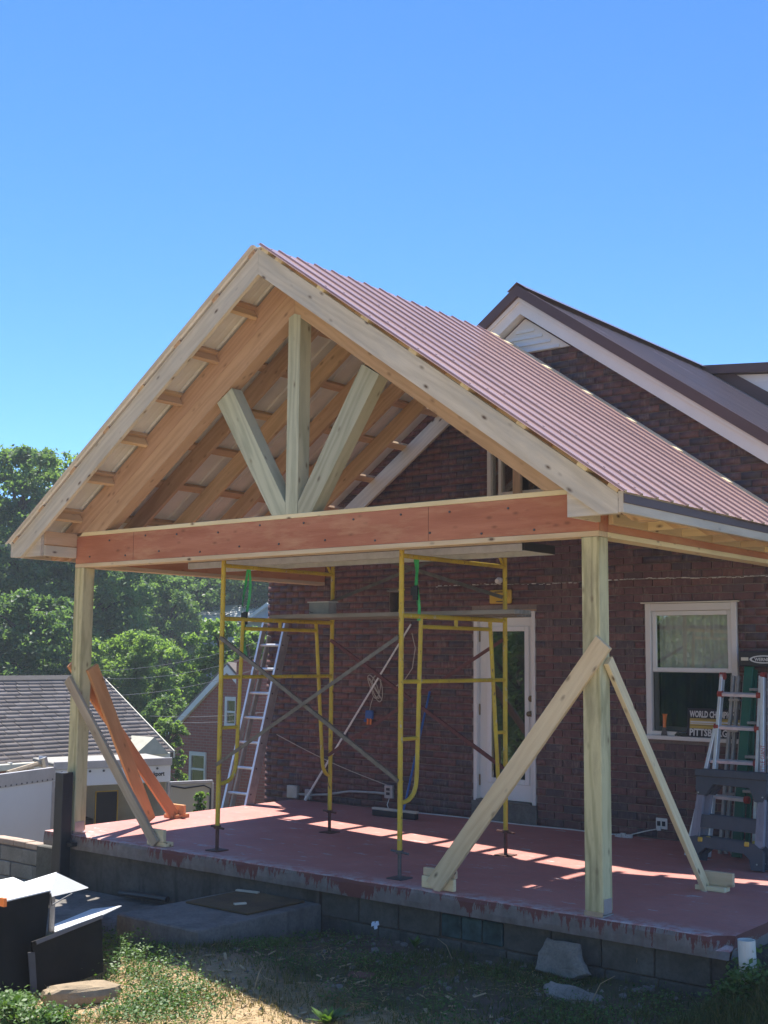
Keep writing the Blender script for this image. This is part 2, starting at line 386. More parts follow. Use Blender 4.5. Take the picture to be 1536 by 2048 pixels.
GRASSM = m_leaf('grass_blade', (.045,.075,.020), (.085,.110,.030), (.22,.17,.07), .3)
WEEDM  = m_leaf('weed_leaf', (.045,.105,.025), (.075,.155,.035), (.12,.21,.05), .3)
STRAWM = m_leaf('straw', (.30,.20,.09), (.42,.30,.14), (.50,.38,.20), .2)
BARK = simple('bark', (.075,.055,.04), .9, var=.35, scale=8, bump=.5)

# ================================================================ THE GROUND
W, D, P6 = 5.942, 3.633, .14
XC = -W/2; MS = .70; ZR = 5.19; TH = math.atan(MS); CT = math.cos(TH); ST = math.sin(TH)
def gz(x, y):
    z = -.40 + .055*min(0., x+1.5)
    z += .22*sstep(.75, 1.3, x)*sstep(-.9, .1, y)
    z += .11*math.exp(-((x+2.5)**2*1.2+(y+1.35)**2*2.2))
    if y > .25:
        z += (-1.15-z)*sstep(-6.2, -6.6, x)*sstep(.25, .6, y)
    z += (-2.1-z)*sstep(-7.2, -9.6, x)
    z += (-3.0-z)*sstep(-12., -19., x)
    z += sstep(-2.5, -7.5, y)*.55*sstep(-6, -1, x)
    d = math.hypot(x-4, y+7)
    z += sstep(48, 110, d)*9.0*sstep(0, -25, x)
    if abs(x) < 12 and abs(y) < 12:
        z += .025*noise.noise((x*1.7, y*1.7, 0)) + .014*noise.noise((x*6, y*6, 3))
    return z
xs = np.concatenate([np.linspace(-900, -130, 8), np.linspace(-120, -12, 44), np.linspace(-11, -4.6, 50), np.linspace(-4.5, 1.6, 150), np.linspace(1.7, 9, 26), np.linspace(12, 900, 14)])
ys = np.concatenate([np.linspace(-900, -14, 10), np.linspace(-12, -3.1, 24), np.linspace(-3.0, .3, 96), np.linspace(.4, 8, 34), np.linspace(9, 120, 36), np.linspace(140, 900, 8)])
V = np.array([(x, y, gz(x, y)) for y in ys for x in xs]); nx = len(xs)
F = np.array([(j*nx+i, j*nx+i+1, (j+1)*nx+i+1, (j+1)*nx+i) for j in range(len(ys)-1) for i in range(nx-1)])
def m_ground():
    m, nt, b, o = newmat('yard_soil'); g = NT(nt); v = g.n('NewGeometry').outputs['Position']
    n1 = g.noise(v, .9, 6, .65); n2 = g.noise(v, 7, 6, .7); n3 = g.noise(v, 40, 4, .7)
    soil = g.mix(g.ramp(n2, [(.3, 0.), (.7, 1.)]), (.075,.056,.044), (.17,.135,.105))
    straw = g.mix(g.ramp(n3, [(.3, 0.), (.7, 1.)]), (.40,.27,.145), (.56,.42,.26))
    green = g.mix(g.ramp(n3, [(.3, 0.), (.7, 1.)]), (.035,.055,.018), (.075,.10,.03))
    s = g.sep(v)
    near = g.math('LESS_THAN', s[1], -1.55)                      # dry straw nearer the viewer, widened out of view to bounce sunlight
    f = g.ramp(g.math('ADD', s[1], g.math('MULTIPLY', g.math('SUBTRACT', n1, .5), 1.6)), [(0., 0.), (1., 0.)])
    dry = g.math('MULTIPLY', g.math('SUBTRACT', -1.35, g.math('ADD', s[1], g.math('MULTIPLY', g.math('SUBTRACT', n1, .5), 1.4))), 2.5, True)
    c = g.mix(g.ramp(n1, [(.42, 0.), (.6, .8)]), soil, green)
    c = g.mix(g.math('MULTIPLY', dry, .85), c, straw)
    far = g.math('MULTIPLY', g.math('SUBTRACT', -14.0, s[0]), .3, True)
    c = g.mix(far, c, green)
    g.L(c, b.inputs['Base Color']); b.inputs['Roughness'].default_value = .95; b.inputs['Specular IOR Level'].default_value = .15
    g.L(g.bump(g.math('ADD', n2, g.math('MULTIPLY', n3, .6)), .7, .03), b.inputs['Normal']); return m
obj('path', MB().box((-6.1, -1.25, -.9), (-3.56, .03, -.50), ch=.02), CONC, kind='structure')
o = obj('ground', npmesh('ground', V, F), m_ground(), kind='structure', smooth=True)

# ================================================================ PORCH SLAB
XL, XR, YF = -6.25, .90, -.02
slab = thing('porch_slab', (XL, YF, -.5), 'raised porch floor of red painted concrete with paint dripping down its grey edge', 'porch floor')
def slab_mesh():
    nx_, ny_ = 150, 8; vs = []; fs = []
    X = np.linspace(XL, XR, nx_+1)
    ring = [(YF, -.135), (YF-.004, -.09), (YF-.002, -.03), (YF+.006, -.006), (YF+.016, .0)]
    cols = len(ring)+ny_
    for i, x in enumerate(X):
        chip = sstep(XR-.16, XR, x)
        for j, (y, z) in enumerate(ring):
            k = noise.noise((x*4, j*1.3, 1.0))*.006 + noise.noise((x*17, j*2.3, 5.0))*.004
            cy = chip*(.10 if j > 1 else .03*j); cz = -chip*(.035*max(0, j-1))
            vs.append((x, y+k+cy, z + k*.6*(j > 0) + (cz if j < 4 else 0)))
        for j in range(1, ny_+1):
            y = YF+.016 + (D-.002-YF-.016)*(j/ny_)**1.5
            vs.append((x, y, 0.0))
    for i in range(nx_):
        for j in range(cols-1):
            a = i*cols+j; fs.append((a, a+cols, a+cols+1, a+1))
    mb = MB(); mb.v = vs; mb.f = fs; mb.mi = [0]*len(fs)
    mb.quad((XL, YF, -.135), (XL, D, -.135), (XL, D, 0), (XL, YF+.016, 0))
    mb.quad((XR, YF+.03, -.135), (XR, D, -.135), (XR, D, 0), (XR, YF+.12, 0))
    mb.quad((XL, YF, -.135), (XR, YF+.03, -.135), (XR, D, -.135), (XL, D, -.135))
    return mb
obj('slab', slab_mesh(), SLAB, slab)
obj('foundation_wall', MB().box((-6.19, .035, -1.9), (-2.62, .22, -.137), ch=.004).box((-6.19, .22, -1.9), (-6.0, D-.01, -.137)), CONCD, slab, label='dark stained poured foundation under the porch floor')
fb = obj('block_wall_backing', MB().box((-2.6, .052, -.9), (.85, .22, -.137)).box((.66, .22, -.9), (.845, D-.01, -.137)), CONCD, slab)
# concrete blocks of the foundation, each its own piece
blk = MB().box((0, 0, 0), (.385, .06, .19), ch=.006).mesh('block'); fix_normals(blk); blk.materials.append(BLOCKM)
blk2 = MB().box((0, 0, 0), (.190, .06, .19), ch=.006).mesh('block_small'); fix_normals(blk2); blk2.materials.append(BLOCKM)
blkg = MB().box((0, 0, 0), (.175, .06, .165), ch=.008).mesh('glazed_block'); fix_normals(blkg); blkg.materials.append(TEALG)
for c in range(3):
    z = -.137-.2*(c+1)+.004
    x = -2.58 + (.2 if c % 2 else 0)
    while x < .84:
        if c == 0 and -1.25 < x < -.62: x += .001
        if c == 0 and -1.2 < x+.2 < -.72:
            for k in range(3):
                obj('glazed_block', blkg, TEALG, slab, matrix=Matrix.Translation((x+.01+k*.185, .028, z+.012)), label='dark teal glazed block let into the foundation')
            x += .57; continue
        if x+.385 > .85:
            if .85-x > .18: obj('block', blk2, BLOCKM, slab, matrix=Matrix.Translation((x, .030+random.uniform(-.004, .004), z)))
            break
        obj('block', blk, BLOCKM, slab, matrix=Matrix.Translation((x, .030+random.uniform(-.004, .004), z))); x += .396
mb = MB().box((0, 0, 0), (.05, .385, .19), ch=.006).mesh('side_block'); fix_normals(mb); mb.materials.append(BLOCKM)
for c in range(2):
    for k in range(8): obj('block', mb, BLOCKM, slab, matrix=Matrix.Translation((.82, .06+.2*(c % 2)+k*.396, -.137-.2*(c+1)+.004)))

# concrete step in front, with doormat
st = thing('concrete_step', (-3.05, -.65, -.5), 'square concrete step with a doormat in front of the porch foundation', 'step')
def step_mesh():
    mb = MB(); n = 14
    A = lambda x, y: (x + .012*noise.noise((x*5, y*5, 2)), y + .012*noise.noise((x*5, y*5, 7)))
    per = [(-3.50+(.92)*i/n, -1.31) for i in range(n)] + [(-2.58, -1.31+1.33*i/n) for i in range(n)] + [(-2.58-.92*i/n, .02) for i in range(n)] + [(-3.50, .02-1.33*i/n) for i in range(n)]
    per = [A(*p) for p in per]; N_ = len(per)
    mb.v = [(x, y, -.80) for x, y in per] + [(x, y, -.252) for x, y in per] + [(x*.99-.0304, y*.985-.0097, -.24) for x, y in per]
    for i in range(N_):
        j = (i+1) % N_; mb.f += [(i, j, N_+j, N_+i), (N_+i, N_+j, 2*N_+j, 2*N_+i)]
    mb.f.append(tuple(range(2*N_, 3*N_))); mb.mi = [0]*len(mb.f); return mb
obj('step_block', step_mesh(), CONC, st)
def m_mat():
    m, nt, b, o = newmat('coir_mat'); g = NT(nt); v = g.coord(); n = g.noise(v, 3, 5, .6); n2 = g.noise(v, 160, 3, .7)
    c = g.mix(g.ramp(n, [(.35, 0.), (.65, 1.)]), (.085,.055,.028), (.20,.125,.05)); c = g.mix(g.math('MULTIPLY', n2, .5), c, (.05,.035,.02))
    g.L(c, b.inputs['Base Color']); b.inputs['Roughness'].default_value = 1.0; g.L(g.bump(n2, .8, .01), b.inputs['Normal']); return m
obj('doormat', MB().box((-3.40, -.70, -.238), (-2.70, -.04, -.222), ch=.004), m_mat(), label='worn brown doormat lying on the square concrete step', cat='doormat')
for i, (x, y, a, lx) in enumerate([(-3.30, -.10, .2, .22), (-2.98, -.50, 1.1, .10)]):
    obj('wood_scrap', MB().box((-lx/2, -.018, 0), (lx/2, .018, .012)), PINE, matrix=Matrix.Translation((x, y, -.221)) @ Matrix.Rotation(a, 4, 'Z'),
        label=['long pale wood offcut on the back edge of the doormat', 'short pale wood chip in the middle of the doormat'][i], cat='wood scrap', group='wood scraps on the doormat')

# ================================================================ TIMBER PORCH
porch = thing('timber_porch', (XC, 0, 0), 'unfinished timber porch with red beams, green posts and burgundy metal gable roof', 'porch')
ZB, ZT = 2.61, 2.962
for i, x in enumerate((-P6, -W)):
    mb = MB().box((0, -P6/2, -P6/2), (ZB-.032, P6/2, P6/2), ch=.006)
    c = Vector((x+P6/2, P6/2, 0))
    po = obj('post', mb, PT, porch, matrix=frame_m(c+Vector((0,0,.03)), c+Vector((0,0,ZB)), (0,-1,0)))
    obj('post_base', MB().box((x-.002, -.006, .002), (x+P6+.002, P6+.004, .012)).box((x-.003, -.004, .012), (x+P6+.003, -.001, .035)).box((x+P6+.001, .01, .02), (x+P6+.004, P6-.02, .12))
        .box((x+.02, .02, .012), (x+P6-.02, P6-.02, .03)), GALV, po)
# beams: red laminated core between pale plates
def beam(p0, p1, wide, n):
    d = (Vector(p1)-Vector(p0)).normalized(); up = Vector((0,0,1)); a = Vector(p0); b = Vector(p1)
    board('beam', a+up*(ZB+ZT)/2, b+up*(ZB+ZT)/2, wide-.006, ZT-ZB-.078, up, LVL, porch)
    board('bottom_plate', a+up*(ZB+.019), b+up*(ZB+.019), wide, .0385, up, PINEY, porch)
    board('top_plate', a+up*(ZT-.019), b+up*(ZT-.019), wide, .038, up, PINEY, porch)
beam((-W, P6/2, 0), (0, P6/2, 0), P6, 0)
beam((-P6/2, P6+.001, 0), (-P6/2, D-.003, 0), P6, 1)
beam((-W+P6/2, P6+.001, 0), (-W+P6/2, D-.003, 0), P6, 1)
for xj in (-1.50, -5.05): # joints of the laminated beam
    obj('beam_joint', MB().box((xj, .0015, ZB+.042), (xj+.002, .004, ZT-.042)), RUST, porch)
# rafters ---------------------------------------------------------------
RV = .184/CT                                  # vertical depth of a 2x8 along the slope
def zt(x): return ZR - MS*abs(x-XC)
EX = .40                                      # eave: rafter tails end here beyond the beam
def rafter(side, y0, t, mat, zoff=0.0, depth=RV, tail=True, name='rafter', xend=None):
    """side +1 right, -1 left; plumb cut at ridge, plumb and level cut at the tail"""
    xe = (XC + side*(W/2+EX)) if xend is None else xend
    zb_cut = 2.70
    top = zt(xe)-zoff
    pts = [(XC+side*.001, y0, ZR-zoff), (xe, y0, top)]
    if tail:
        xl = XC + side*((ZR-zoff-depth-zb_cut)/MS)
        pts += [(xe, y0, zb_cut), (xl, y0, zb_cut)]
    else: pts += [(xe, y0, top-depth)]
    pts += [(XC+side*.001, y0, ZR-zoff-depth)]
    return prism(name, pts, (0, t, 0), mat, porch, xdir=(side, 0, -MS))
YB = -.46                                     # outer face of the barge rafter
for s in (1, -1):
    rafter(s, YB, .038, PINE, name='barge_rafter')
    rafter(s, .0, .038, FIR)                                            # gable truss, upper chord
    rafter(s, .102, .038, FIR)
    # lower chord of the truss
    xe = XC + s*(ZR-RV-.002-ZT)/MS
    xe2 = XC + s*(ZR-RV-.002-.235-ZT)/MS
    zc = ZR-RV-.002
    prism('lower_chord', [(XC+s*.001, .002, zc), (xe, .002, ZT+.001), (xe2, .002, ZT+.001), (XC+s*.001, .002, zc-.235)], (0, .136, 0), FIR, porch, xdir=(s, 0, -MS))
    for y in (.64, 1.21, 1.78, 2.35, 2.86): rafter(s, y, .038, FIR)
    rafter(s, 3.46, .038, PINE)
    # small filler and return boards at the overhang corner
    xb = XC + s*(W/2); xe3 = XC + s*(W/2+EX-.02)
    prism('return_filler', [(xb - s*.004, YB+.040, 2.702), (xe3, YB+.040, 2.702), (xe3, YB+.040, zt(xe3)-.05), (xb - s*.004, YB+.040, 2.958)], (0, .036, 0), PINE, porch, xdir=(s, 0, 0))
    board('return_board', (xb, YB+.078, 2.885), (xb, -.002, 2.885), .038, .13, (0,0,1), FIR, porch)
    board('return_board', (xb, YB+.078, 2.758), (xb, -.002, 2.758), .040, .105, (0,0,1), PINE, porch)
    # fascia along the eave and the ledger under the tails
    xf = XC + s*(W/2+EX+.020)
    board('fascia', (xf, YB, 2.775), (xf, 3.5, 2.775), .038, .145, (0,0,1), PINE, porch)
    xl = XC + s*(W/2+.020)
    board('soffit_ledger', (xl, .142, 2.745), (xl, 3.5, 2.745), .038, .085, (0,0,1), PINEY, porch)
    for y in (.64, 1.21, 1.78, 2.35, 2.88):   # lookouts from ledger to fascia, under the tails
        prism('lookout', [(xl+s*.02, y+.042, 2.702), (xf-s*.02, y+.042, 2.702), (xf-s*.02, y+.042, 2.74), (xl+s*.02, y+.042, 2.785)], (0, .036, 0), PINEY, porch, xdir=(1,0,0))
    # purlins, flat 2x4s on top of the rafters
    nrm = Vector((s*ST, 0, CT)); sl_ = Vector((s*CT, 0, -ST))
    PUR = (.085, .28, .86, 1.43, 2.02, 2.60, 3.19, 3.78, 4.06) if s > 0 else (.085, .62, 1.21, 1.80, 2.39, 2.98, 3.57, 4.06)
    for sd in PUR:
        if .5 < sd < 4:
            cb = Vector((XC, 0, ZR)) + sl_*(sd+.01) - nrm*.0455; board('lookout_block', cb+Vector((0, YB+.0395, 0)), cb+Vector((0, -.0015, 0)), .038, .089, nrm, FIR, porch)
        c = Vector((XC, 0, ZR)) + sl_*sd + nrm*.0195
        yb_ = YB-.004+random.uniform(0, .01)
        board('purlin', c+Vector((0, yb_, 0)), c+Vector((0, 3.62 if s < 0 else 3.07, 0)), .089, .038, nrm, PINEY if s > 0 else FIR, porch)
# king post and the two struts
c = Vector((XC, .07, 0))
def sixby(p0, p1, name, cuts=None): return board(name, p0, p1, P6, P6, (0,-1,0), PTG, porch, ch=.006)
kp = [(-3.04, .0, ZT+.001), (-2.90, .0, ZT+.001), (-2.90, .0, 4.70), (XC, .0, 4.727), (-3.04, .0, 4.70)]
prism('king_post', kp, (0, P6, 0), PTG, porch, xdir=(0,0,1))
prism('strut', [(-3.205, .004, ZT+.001), (-3.046, .004, ZT+.001), (-3.047, .004, 3.06), (-3.745, .004, 4.165), (-3.93, .004, 4.05)], (0, P6-.008, 0), PTG, porch, xdir=(-.5, 0, .85))
prism('strut', [(-2.737, .004, ZT+.001), (-2.896, .004, ZT+.001), (-2.895, .004, 3.06), (-2.197, .004, 4.165), (-2.012, .004, 4.05)], (0, P6-.008, 0), PTG, porch, xdir=(.5, 0, .85))
# ribbed metal roof panels --------------------------------------------------
def rib_profile(y0, y1, pitch=.229, h=.0115, minor=.0012):
    pts = [(y0, 0.)]; k = math.ceil((y0-.0)/pitch)-1
    y = y0 + .03
    i = 0
    while True:
        c = y0 + .04 + i*pitch
        if c > y1-.02: break
        pts += [(c-.0135, 0.), (c-.011, h), (c+.011, h), (c+.024, 0.)]
        for m_ in (1, 2):
            cm = c + pitch*m_/3
            if cm < y1-.03: pts += [(cm-.016, 0.), (cm-.008, minor), (cm+.008, minor), (cm+.016, 0.)]
        i += 1
    pts = [p for p in pts if p[0] < y1] + [(y1, 0.)]
    return pts
def roof_panel(name, origin, slope, nrm, ydir, y0, y1, s0, s1, top, under, parent, h=.0145):
    pr = rib_profile(y0, y1, h=h); n = len(pr); vs = []; fs = []; mi = []
    x = slope.normalized(); z = nrm.normalized(); yv = ydir
    Mx = Matrix((x, z.cross(x), z)).transposed().to_4x4(); Mx.translation = origin; inv = Mx.inverted()
    sg = (inv.to_3x3() @ yv).y
    ss = [s0, s1]
    for lay in (0, 1):
        for a in ss:
            for (y, h) in pr: vs.append((a, sg*y, h - (.0025 if lay else 0)))
    for lay in (0, 1):
        b = lay*2*n
        for i in range(n-1):
            q_ = (b+i, b+n+i, b+n+i+1, b+i+1)
            fs.append(q_ if (lay == 0) == (sg < 0) else q_[::-1]); mi.append(lay)
    for (a, b) in ((0, n), (2*n, 3*n)): pass
    for i in range(n-1):                       # thin cut edges at ridge and eave
        fs.append((i, i+1, 2*n+i+1, 2*n+i)); fs.append((n+i, n+i+1, 3*n+i+1, 3*n+i)); mi += [0, 0]
    fs.append((0, n, 3*n, 2*n)); fs.append((n-1, 2*n-1, 4*n-1, 3*n-1)); mi += [0, 0]
    mb = MB(); mb.v = vs; mb.f = fs; mb.mi = mi
    return obj(name, mb, [top, under], parent, matrix=Mx, fix=False)
SLEN = (W/2+EX+.045)/CT
YE = 2.93
scr = MB()
for s in (1, -1):
    nrm = Vector((s*ST, 0, CT)); sv = Vector((s*CT, 0, -ST)); org = Vector((XC, 0, ZR)) + nrm*.0405
    y = YB-.055; k = 0
    while y < YE-.05:
        y1 = min(y+.916, YE); j = .008*((k*7) % 3-1)
        roof_panel('roof_panel', org + nrm*(.0012*(k % 2)), sv, nrm, Vector((0,1,0)), y, y1 + (.012 if y1 < YE else 0), .014 if y < 1.0 else .046+j, SLEN+j, ROOFM, ROOFU, porch)
        y = y1; k += 1
    for sd in (.10, .86, 1.43, 2.02, 2.60, 3.19, 3.78, 4.06):
        for i in range(16):
            yy = YB-.055+.04+i*.229+.06
            if yy < YE: 
                c = org + sv*sd + nrm*.004 + Vector((0, yy, 0)); Mx = Matrix((sv, nrm.cross(sv), nrm)).transposed().to_4x4(); Mx.translation = c
                scr.box((-.006, -.006, 0), (.006, .006, .006), X=Mx)
    # dark drip edge under the panel ends
    xf = XC + s*(W/2+EX+.043)
    board('drip_edge', (xf, YB+.002, 2.798), (xf, 3.3, 2.798), .006, .062, (0,0,1), BROWNM, porch)
board('ridge_light_stop', (XC, YB+.01, ZR+.012), (XC, 1.22, ZR+.012), .05, .018, (0,0,1), PINE, porch)  # added to close the front ridge gap and keep sun spots off the lawn
for k in range(22):                            # bolt heads along the front beam
    bx = -W+.25+.26*k+random.uniform(-.05, .05); bz = ZB+.09+.17*(k % 2)+random.uniform(-.02, .02)
    obj('bolt_head', MB().tube([(bx, .0045, bz), (bx, -.004, bz)], .009, 8), STEEL, porch)
obj('roof_screws', scr, BROWNM, porch, kind='stuff')

# ================================================================ TEMPORARY BRACES
def brace(p0, p1, w, t, up, mat, label, block=None, bm=None, name='wooden_brace'):
    base = Vector(p1) if p1[2] < p0[2] else Vector(p0)
    r = thing(name, (base.x, base.y, 0), label, 'brace', 'temporary braces holding the porch posts')
    board('brace_board', p0, p1, w, t, up, mat, r)
    for (a, b) in (block or []): obj('cleat', MB().box(a, b, ch=.003), bm or mat, r)
    return r
brace((.045, -.022, 1.865), (-1.47, .045, .02), .14, .036, (0,-1,0), PINEY, 'wide yellow pine board leaning left from the front of the nearer post',
      [((-1.60, .07, .002), (-1.30, .108, .09)), ((-1.60, .09, .092), (-1.30, .126, .15))])
brace((.022, .075, 1.74), (.10, 1.42, .02), .089, .038, (1,0,.06), PINEY, 'narrow pine board sloping back from the right side of the nearer post',
      [((.02, 1.40, .002), (.26, 1.50, .038)), ((.07, 1.46, .040), (.30, 1.50, .14))])
brace((-5.96, -.02, 1.50), (-4.63, .03, .02), .10, .038, (0,-1,0), GREYW, 'weathered grey board leaning right from the front of the farther post',
      [((-4.78, .052, .002), (-4.52, .15, .04)), ((-4.74, .058, .042), (-4.56, .096, .15))], PINEY)
brace((-5.780, .13, 1.62), (-5.90, 1.04, .02), .038, .14, (0,1,.6), FIRSUN, 'wide tan board sloping back from the right side of the farther post')
brace((-5.965, .02, 1.66), (-5.985, 1.46, .02), .038, .12, (0,1,.8), FIRSUN, 'long tan board sloping back from the far side of the farther post',
      [((-6.12, 1.42, .002), (-5.93, 1.62, .04)), ((-6.12, 1.50, .042), (-5.90, 1.54, .14))], FIRSUN)

# ================================================================ SCAFFOLD
sc = thing('scaffold', (-3.0, 1.0, 0), 'yellow tube scaffold with grey cross braces standing on the red porch floor', 'scaffold')
Y0, Y1 = .25, 1.78
def arc(a, b, c, n=6):
    a, b, c = Vector(a), Vector(b), Vector(c); return [a*(1-t)**2 + b*2*t*(1-t) + c*t*t for t in [i/n for i in range(n+1)]]
def low_frame(x):
    mb = MB(); r = .0215
    for y in (Y0, Y1): mb.tube([(x, y, .215), (x, y, 2.125)], r, 10)
    mb.tube([(x, Y0, 2.085), (x, Y1, 2.085)], r*.95, 10)
    mb.tube([(x, Y0+.27, 2.0), (x, Y1-.25, 2.0)], r*.8, 8)
    mb.tube([(x, (Y0+Y1)/2, 2.0), (x, (Y0+Y1)/2, 2.085)], r*.8, 8)
    mb.tube([(x, Y0, 1.55), (x, Y1, 1.55)], r*.8, 8)
    mb.tube([(x, Y0+.265, 2.085), (x, Y0+.22, .82)] + arc((x, Y0+.215, .76), (x, Y0+.2, .58), (x, Y0, .59)), r*.85, 8)
    mb.tube([(x, Y1-.245, 2.085), (x, Y1-.13, .82)] + arc((x, Y1-.125, .74), (x, Y1-.11, .56), (x, Y1, .565)), r*.85, 8)
    mb.tube([(x, Y0, 1.09), (x, Y0+.225, 1.09)], r*.75, 8); mb.tube([(x, Y1-.16, 1.085), (x, Y1, 1.085)], r*.75, 8)
    for y in (Y0, Y1):
        for z in (.76, 1.91): mb.tube([(x-.03, y, z), (x+.03, y, z)], .007, 6)
        mb.tube([(x, y, 2.105), (x, y, 2.135)], r*1.12, 10)
    return mb
def up_frame(x):
    mb = MB(); r = .0215
    for y in (Y0, Y1):
        mb.tube([(x, y, 2.13), (x, y, 2.80)], r, 10)
    mb.tube([(x, Y0, 2.575), (x, Y1, 2.575)], r*.9, 10)
    mb.tube([(x, Y1-.16, 2.76), (x, Y1-.02, 2.57)], r*.6, 8)
    for y in (Y0, Y1): mb.tube([(x-.03, y, 2.295), (x+.03, y, 2.295)], .007, 6)
    return mb
X1, X2 = -4.05, -1.955
jk = MB().box((-.075, -.075, .001), (.075, .075, .009)).tube([(0, 0, .008), (0, 0, .30)], .0165, 10).tube([(-.0, 0, .195), (0, 0, .222)], .032, 10)
jk.tube([(-.11, .03, .205), (.11, -.03, .205)], .010, 6)
for x in (X1, X2):
    obj('frame', low_frame(x), YEL, sc, smooth=False); obj('frame', up_frame(x), YEL, sc)
    for y in (Y0, Y1):
        obj('base_jack', MB().box((x-.075, y-.075, .001), (x+.075, y+.075, .009)).tube([(x, y, .008), (x, y, .30)], .0165, 10).tube([(x, y, .195), (x, y, .222)], .032, 10).tube([(x-.11, y+.03, .205), (x+.11, y-.03, .205)], .010, 6),
            STEEL if (x == X2 and y == Y0) else RUST, sc)
for y, off, mat in ((Y0, -.026, BRACE), (Y1, -.026, BRACER)):
    for (za, zb, e) in ((1.91, .76, 0.), (.76, 1.91, .014)):
        mb = MB(); a = Vector((X1, y+off-e, za)); b = Vector((X2, y+off-e, zb)); Mx = frame_m(a, b, (0,-1,0)); L = (b-a).length
        mb.box((0, -.016, -.002), (L, .016, .002)); mb.box((0, .0125, -.022), (L, .016, -.002))
        obj('cross_brace', mb, mat, sc, matrix=Mx)
for (za, zb, e) in ((2.295, 2.90, 0.), (2.90, 2.295, .014)):
    a = Vector((X1, Y1-.026-e, za)); b = Vector((X2, Y1-.026-e, zb)); L = (b-a).length
    obj('cross_brace', MB().box((0, -.016, -.002), (L, .016, .002)).box((0, .0125, -.022), (L, .016, -.002)), BRACE, sc, matrix=frame_m(a, b, (0,-1,0)))
# planks lying on it
board('scaffold_plank', (-4.35, 1.42, 2.126), (-1.52, 1.42, 2.122), .235, .038, (0,0,1), PLANKW, label='long grey timber plank across the scaffold behind, nearest the brick wall', cat='plank', group='timber planks on the scaffold')
board('scaffold_plank', (-4.20, 1.15, 2.126), (-1.28, 1.02, 2.128), .235, .038, (0,0,1), PLANKW, label='grey timber plank sticking out past the door side of the scaffold', cat='plank', group='timber planks on the scaffold')
pk = thing('aluminium_walkboard', (-3, .8, 2.6), 'long aluminium walkboard lying on top of the scaffold under the red beam', 'walkboard')
obj('deck', MB().box((-4.95, .62, 2.655), (-1.03, 1.10, 2.675)), PLANKW, pk)
for y in (.62, 1.075): obj('side_rail', MB().box((-4.95, y, 2.60), (-1.03, y+.025, 2.654)).box((-4.95, y-.0, 2.598), (-1.03, y+.05, 2.6)), ALU, pk)
obj('end_cap', MB().box((-1.028, .62, 2.602), (-1.015, 1.10, 2.672)), BLACKP, pk)
# green ratchet straps
def strap(label, x, y, z0, z1, sw, seed):
    r = thing('ratchet_strap', (x, y, z0), label, 'strap', 'green ratchet straps on the scaffold'); rs = random.Random(seed)
    for k in range(2):
        mb = MB(); n = 12; pts = []
        for i in range(n+1):
            t = i/n; pts.append((x + sw*k*t*.6 + .02*math.sin(t*5+seed+k*2), y - .03 + .012*math.sin(7*t+k) - .02*k, z1 + (z0-z1)*t))
        for i in range(n):
            a, b = Vector(pts[i]), Vector(pts[i+1]); w = Vector((math.cos(i*.25+k), math.sin(i*.25+k), 0))*.0125; e = Vector((0, .0015, 0))
            mb.add([a-w, a+w, b+w, b-w, a-w+e, a+w+e, b+w+e, b-w+e], [(0,1,2,3),(4,7,6,5),(0,3,7,4),(1,5,6,2)])
        obj('webbing', mb, STRAP, r)
    zr_ = z1+(z0-z1)*.55
    obj('ratchet_buckle', MB().box((x-.02, y-.07, zr_-.06), (x+.025, y-.045, zr_+.06), ch=.004).box((x-.03, y-.085, zr_-.02), (x+.035, y-.07, zr_+.05)), BLACKP, r)
    mb = MB().tube([(x+.01, y-.03, z1+.02), (x+.01, y-.03, z1-.0)], .006, 6); obj('hook', mb, STEEL, r)
strap('green ratchet strap hanging from the scaffold frame beside the brick wall corner', X1-.02, .62, 1.72, 2.56, -.10, 1)
strap('green ratchet strap hanging between the rails of the scaffold frame nearer the door', X2-.02, .52, 2.05, 2.56, .05, 3)

# ================================================================ BRICK HOUSE
house = thing('brick_house', (XC, D, 0), 'dark brick house with a brown metal gable roof behind the porch', 'house')
HX0, HX1 = -6.765, .83
HS = .70; HZ = 5.60                           # wall peak
def hz(x): return HZ - HS*abs(x-XC-.10)
op = [(-3.585, -2.785, -.2, 2.25), (-1.485, -.525, .975, 2.30), (-3.40, -2.54, 3.30, 4.06), (-4.79, -4.64, 2.27, 2.50)]   # door, window, upper window, vent hole
def wall_backing():
    mb = MB(); xsb = sorted({HX0+.01, HX1-.01, XC+.10} | {a for o_ in op for a in o_[:2]})
    for a, b in zip(xsb[:-1], xsb[1:]):
        cuts = sorted([(o_[2], o_[3]) for o_ in op if o_[0] <= a+1e-6 and o_[1] >= b-1e-6]); z = -.25
        segs = []
        for (c0, c1) in cuts:
            if c0 > z: segs.append((z, c0))
            z = max(z, c1)
        segs.append((z, None))
        for (z0, z1) in segs:
            ta, tb = (hz(a), hz(b)) if z1 is None else (z1, z1)
            mb.poly([(a, D+.007, z0), (b, D+.007, z0), (b, D+.007, tb), (a, D+.007, ta)], (0, .22, 0))
    return mb
obj('wall', wall_backing(), MORTAR, house)
obj('side_wall', MB().box((HX0+.012, D+.23, -1.6), (HX0+.25, D+9, 2.68)).box((HX1-.25, D+.23, -.6), (HX1-.012, D+9, 2.68)).box((HX0+.012, D+9, -1.6), (HX1-.012, D+9.2, 2.68)), MORTAR, house)
obj('inner_room', MB().box((HX0+.3, D+2.2, -.2), (HX1-.3, D+2.3, 4.2)).box((HX0+.3, D+.24, -.25), (HX1-.3, D+2.2, -.2)), DARKI, house)
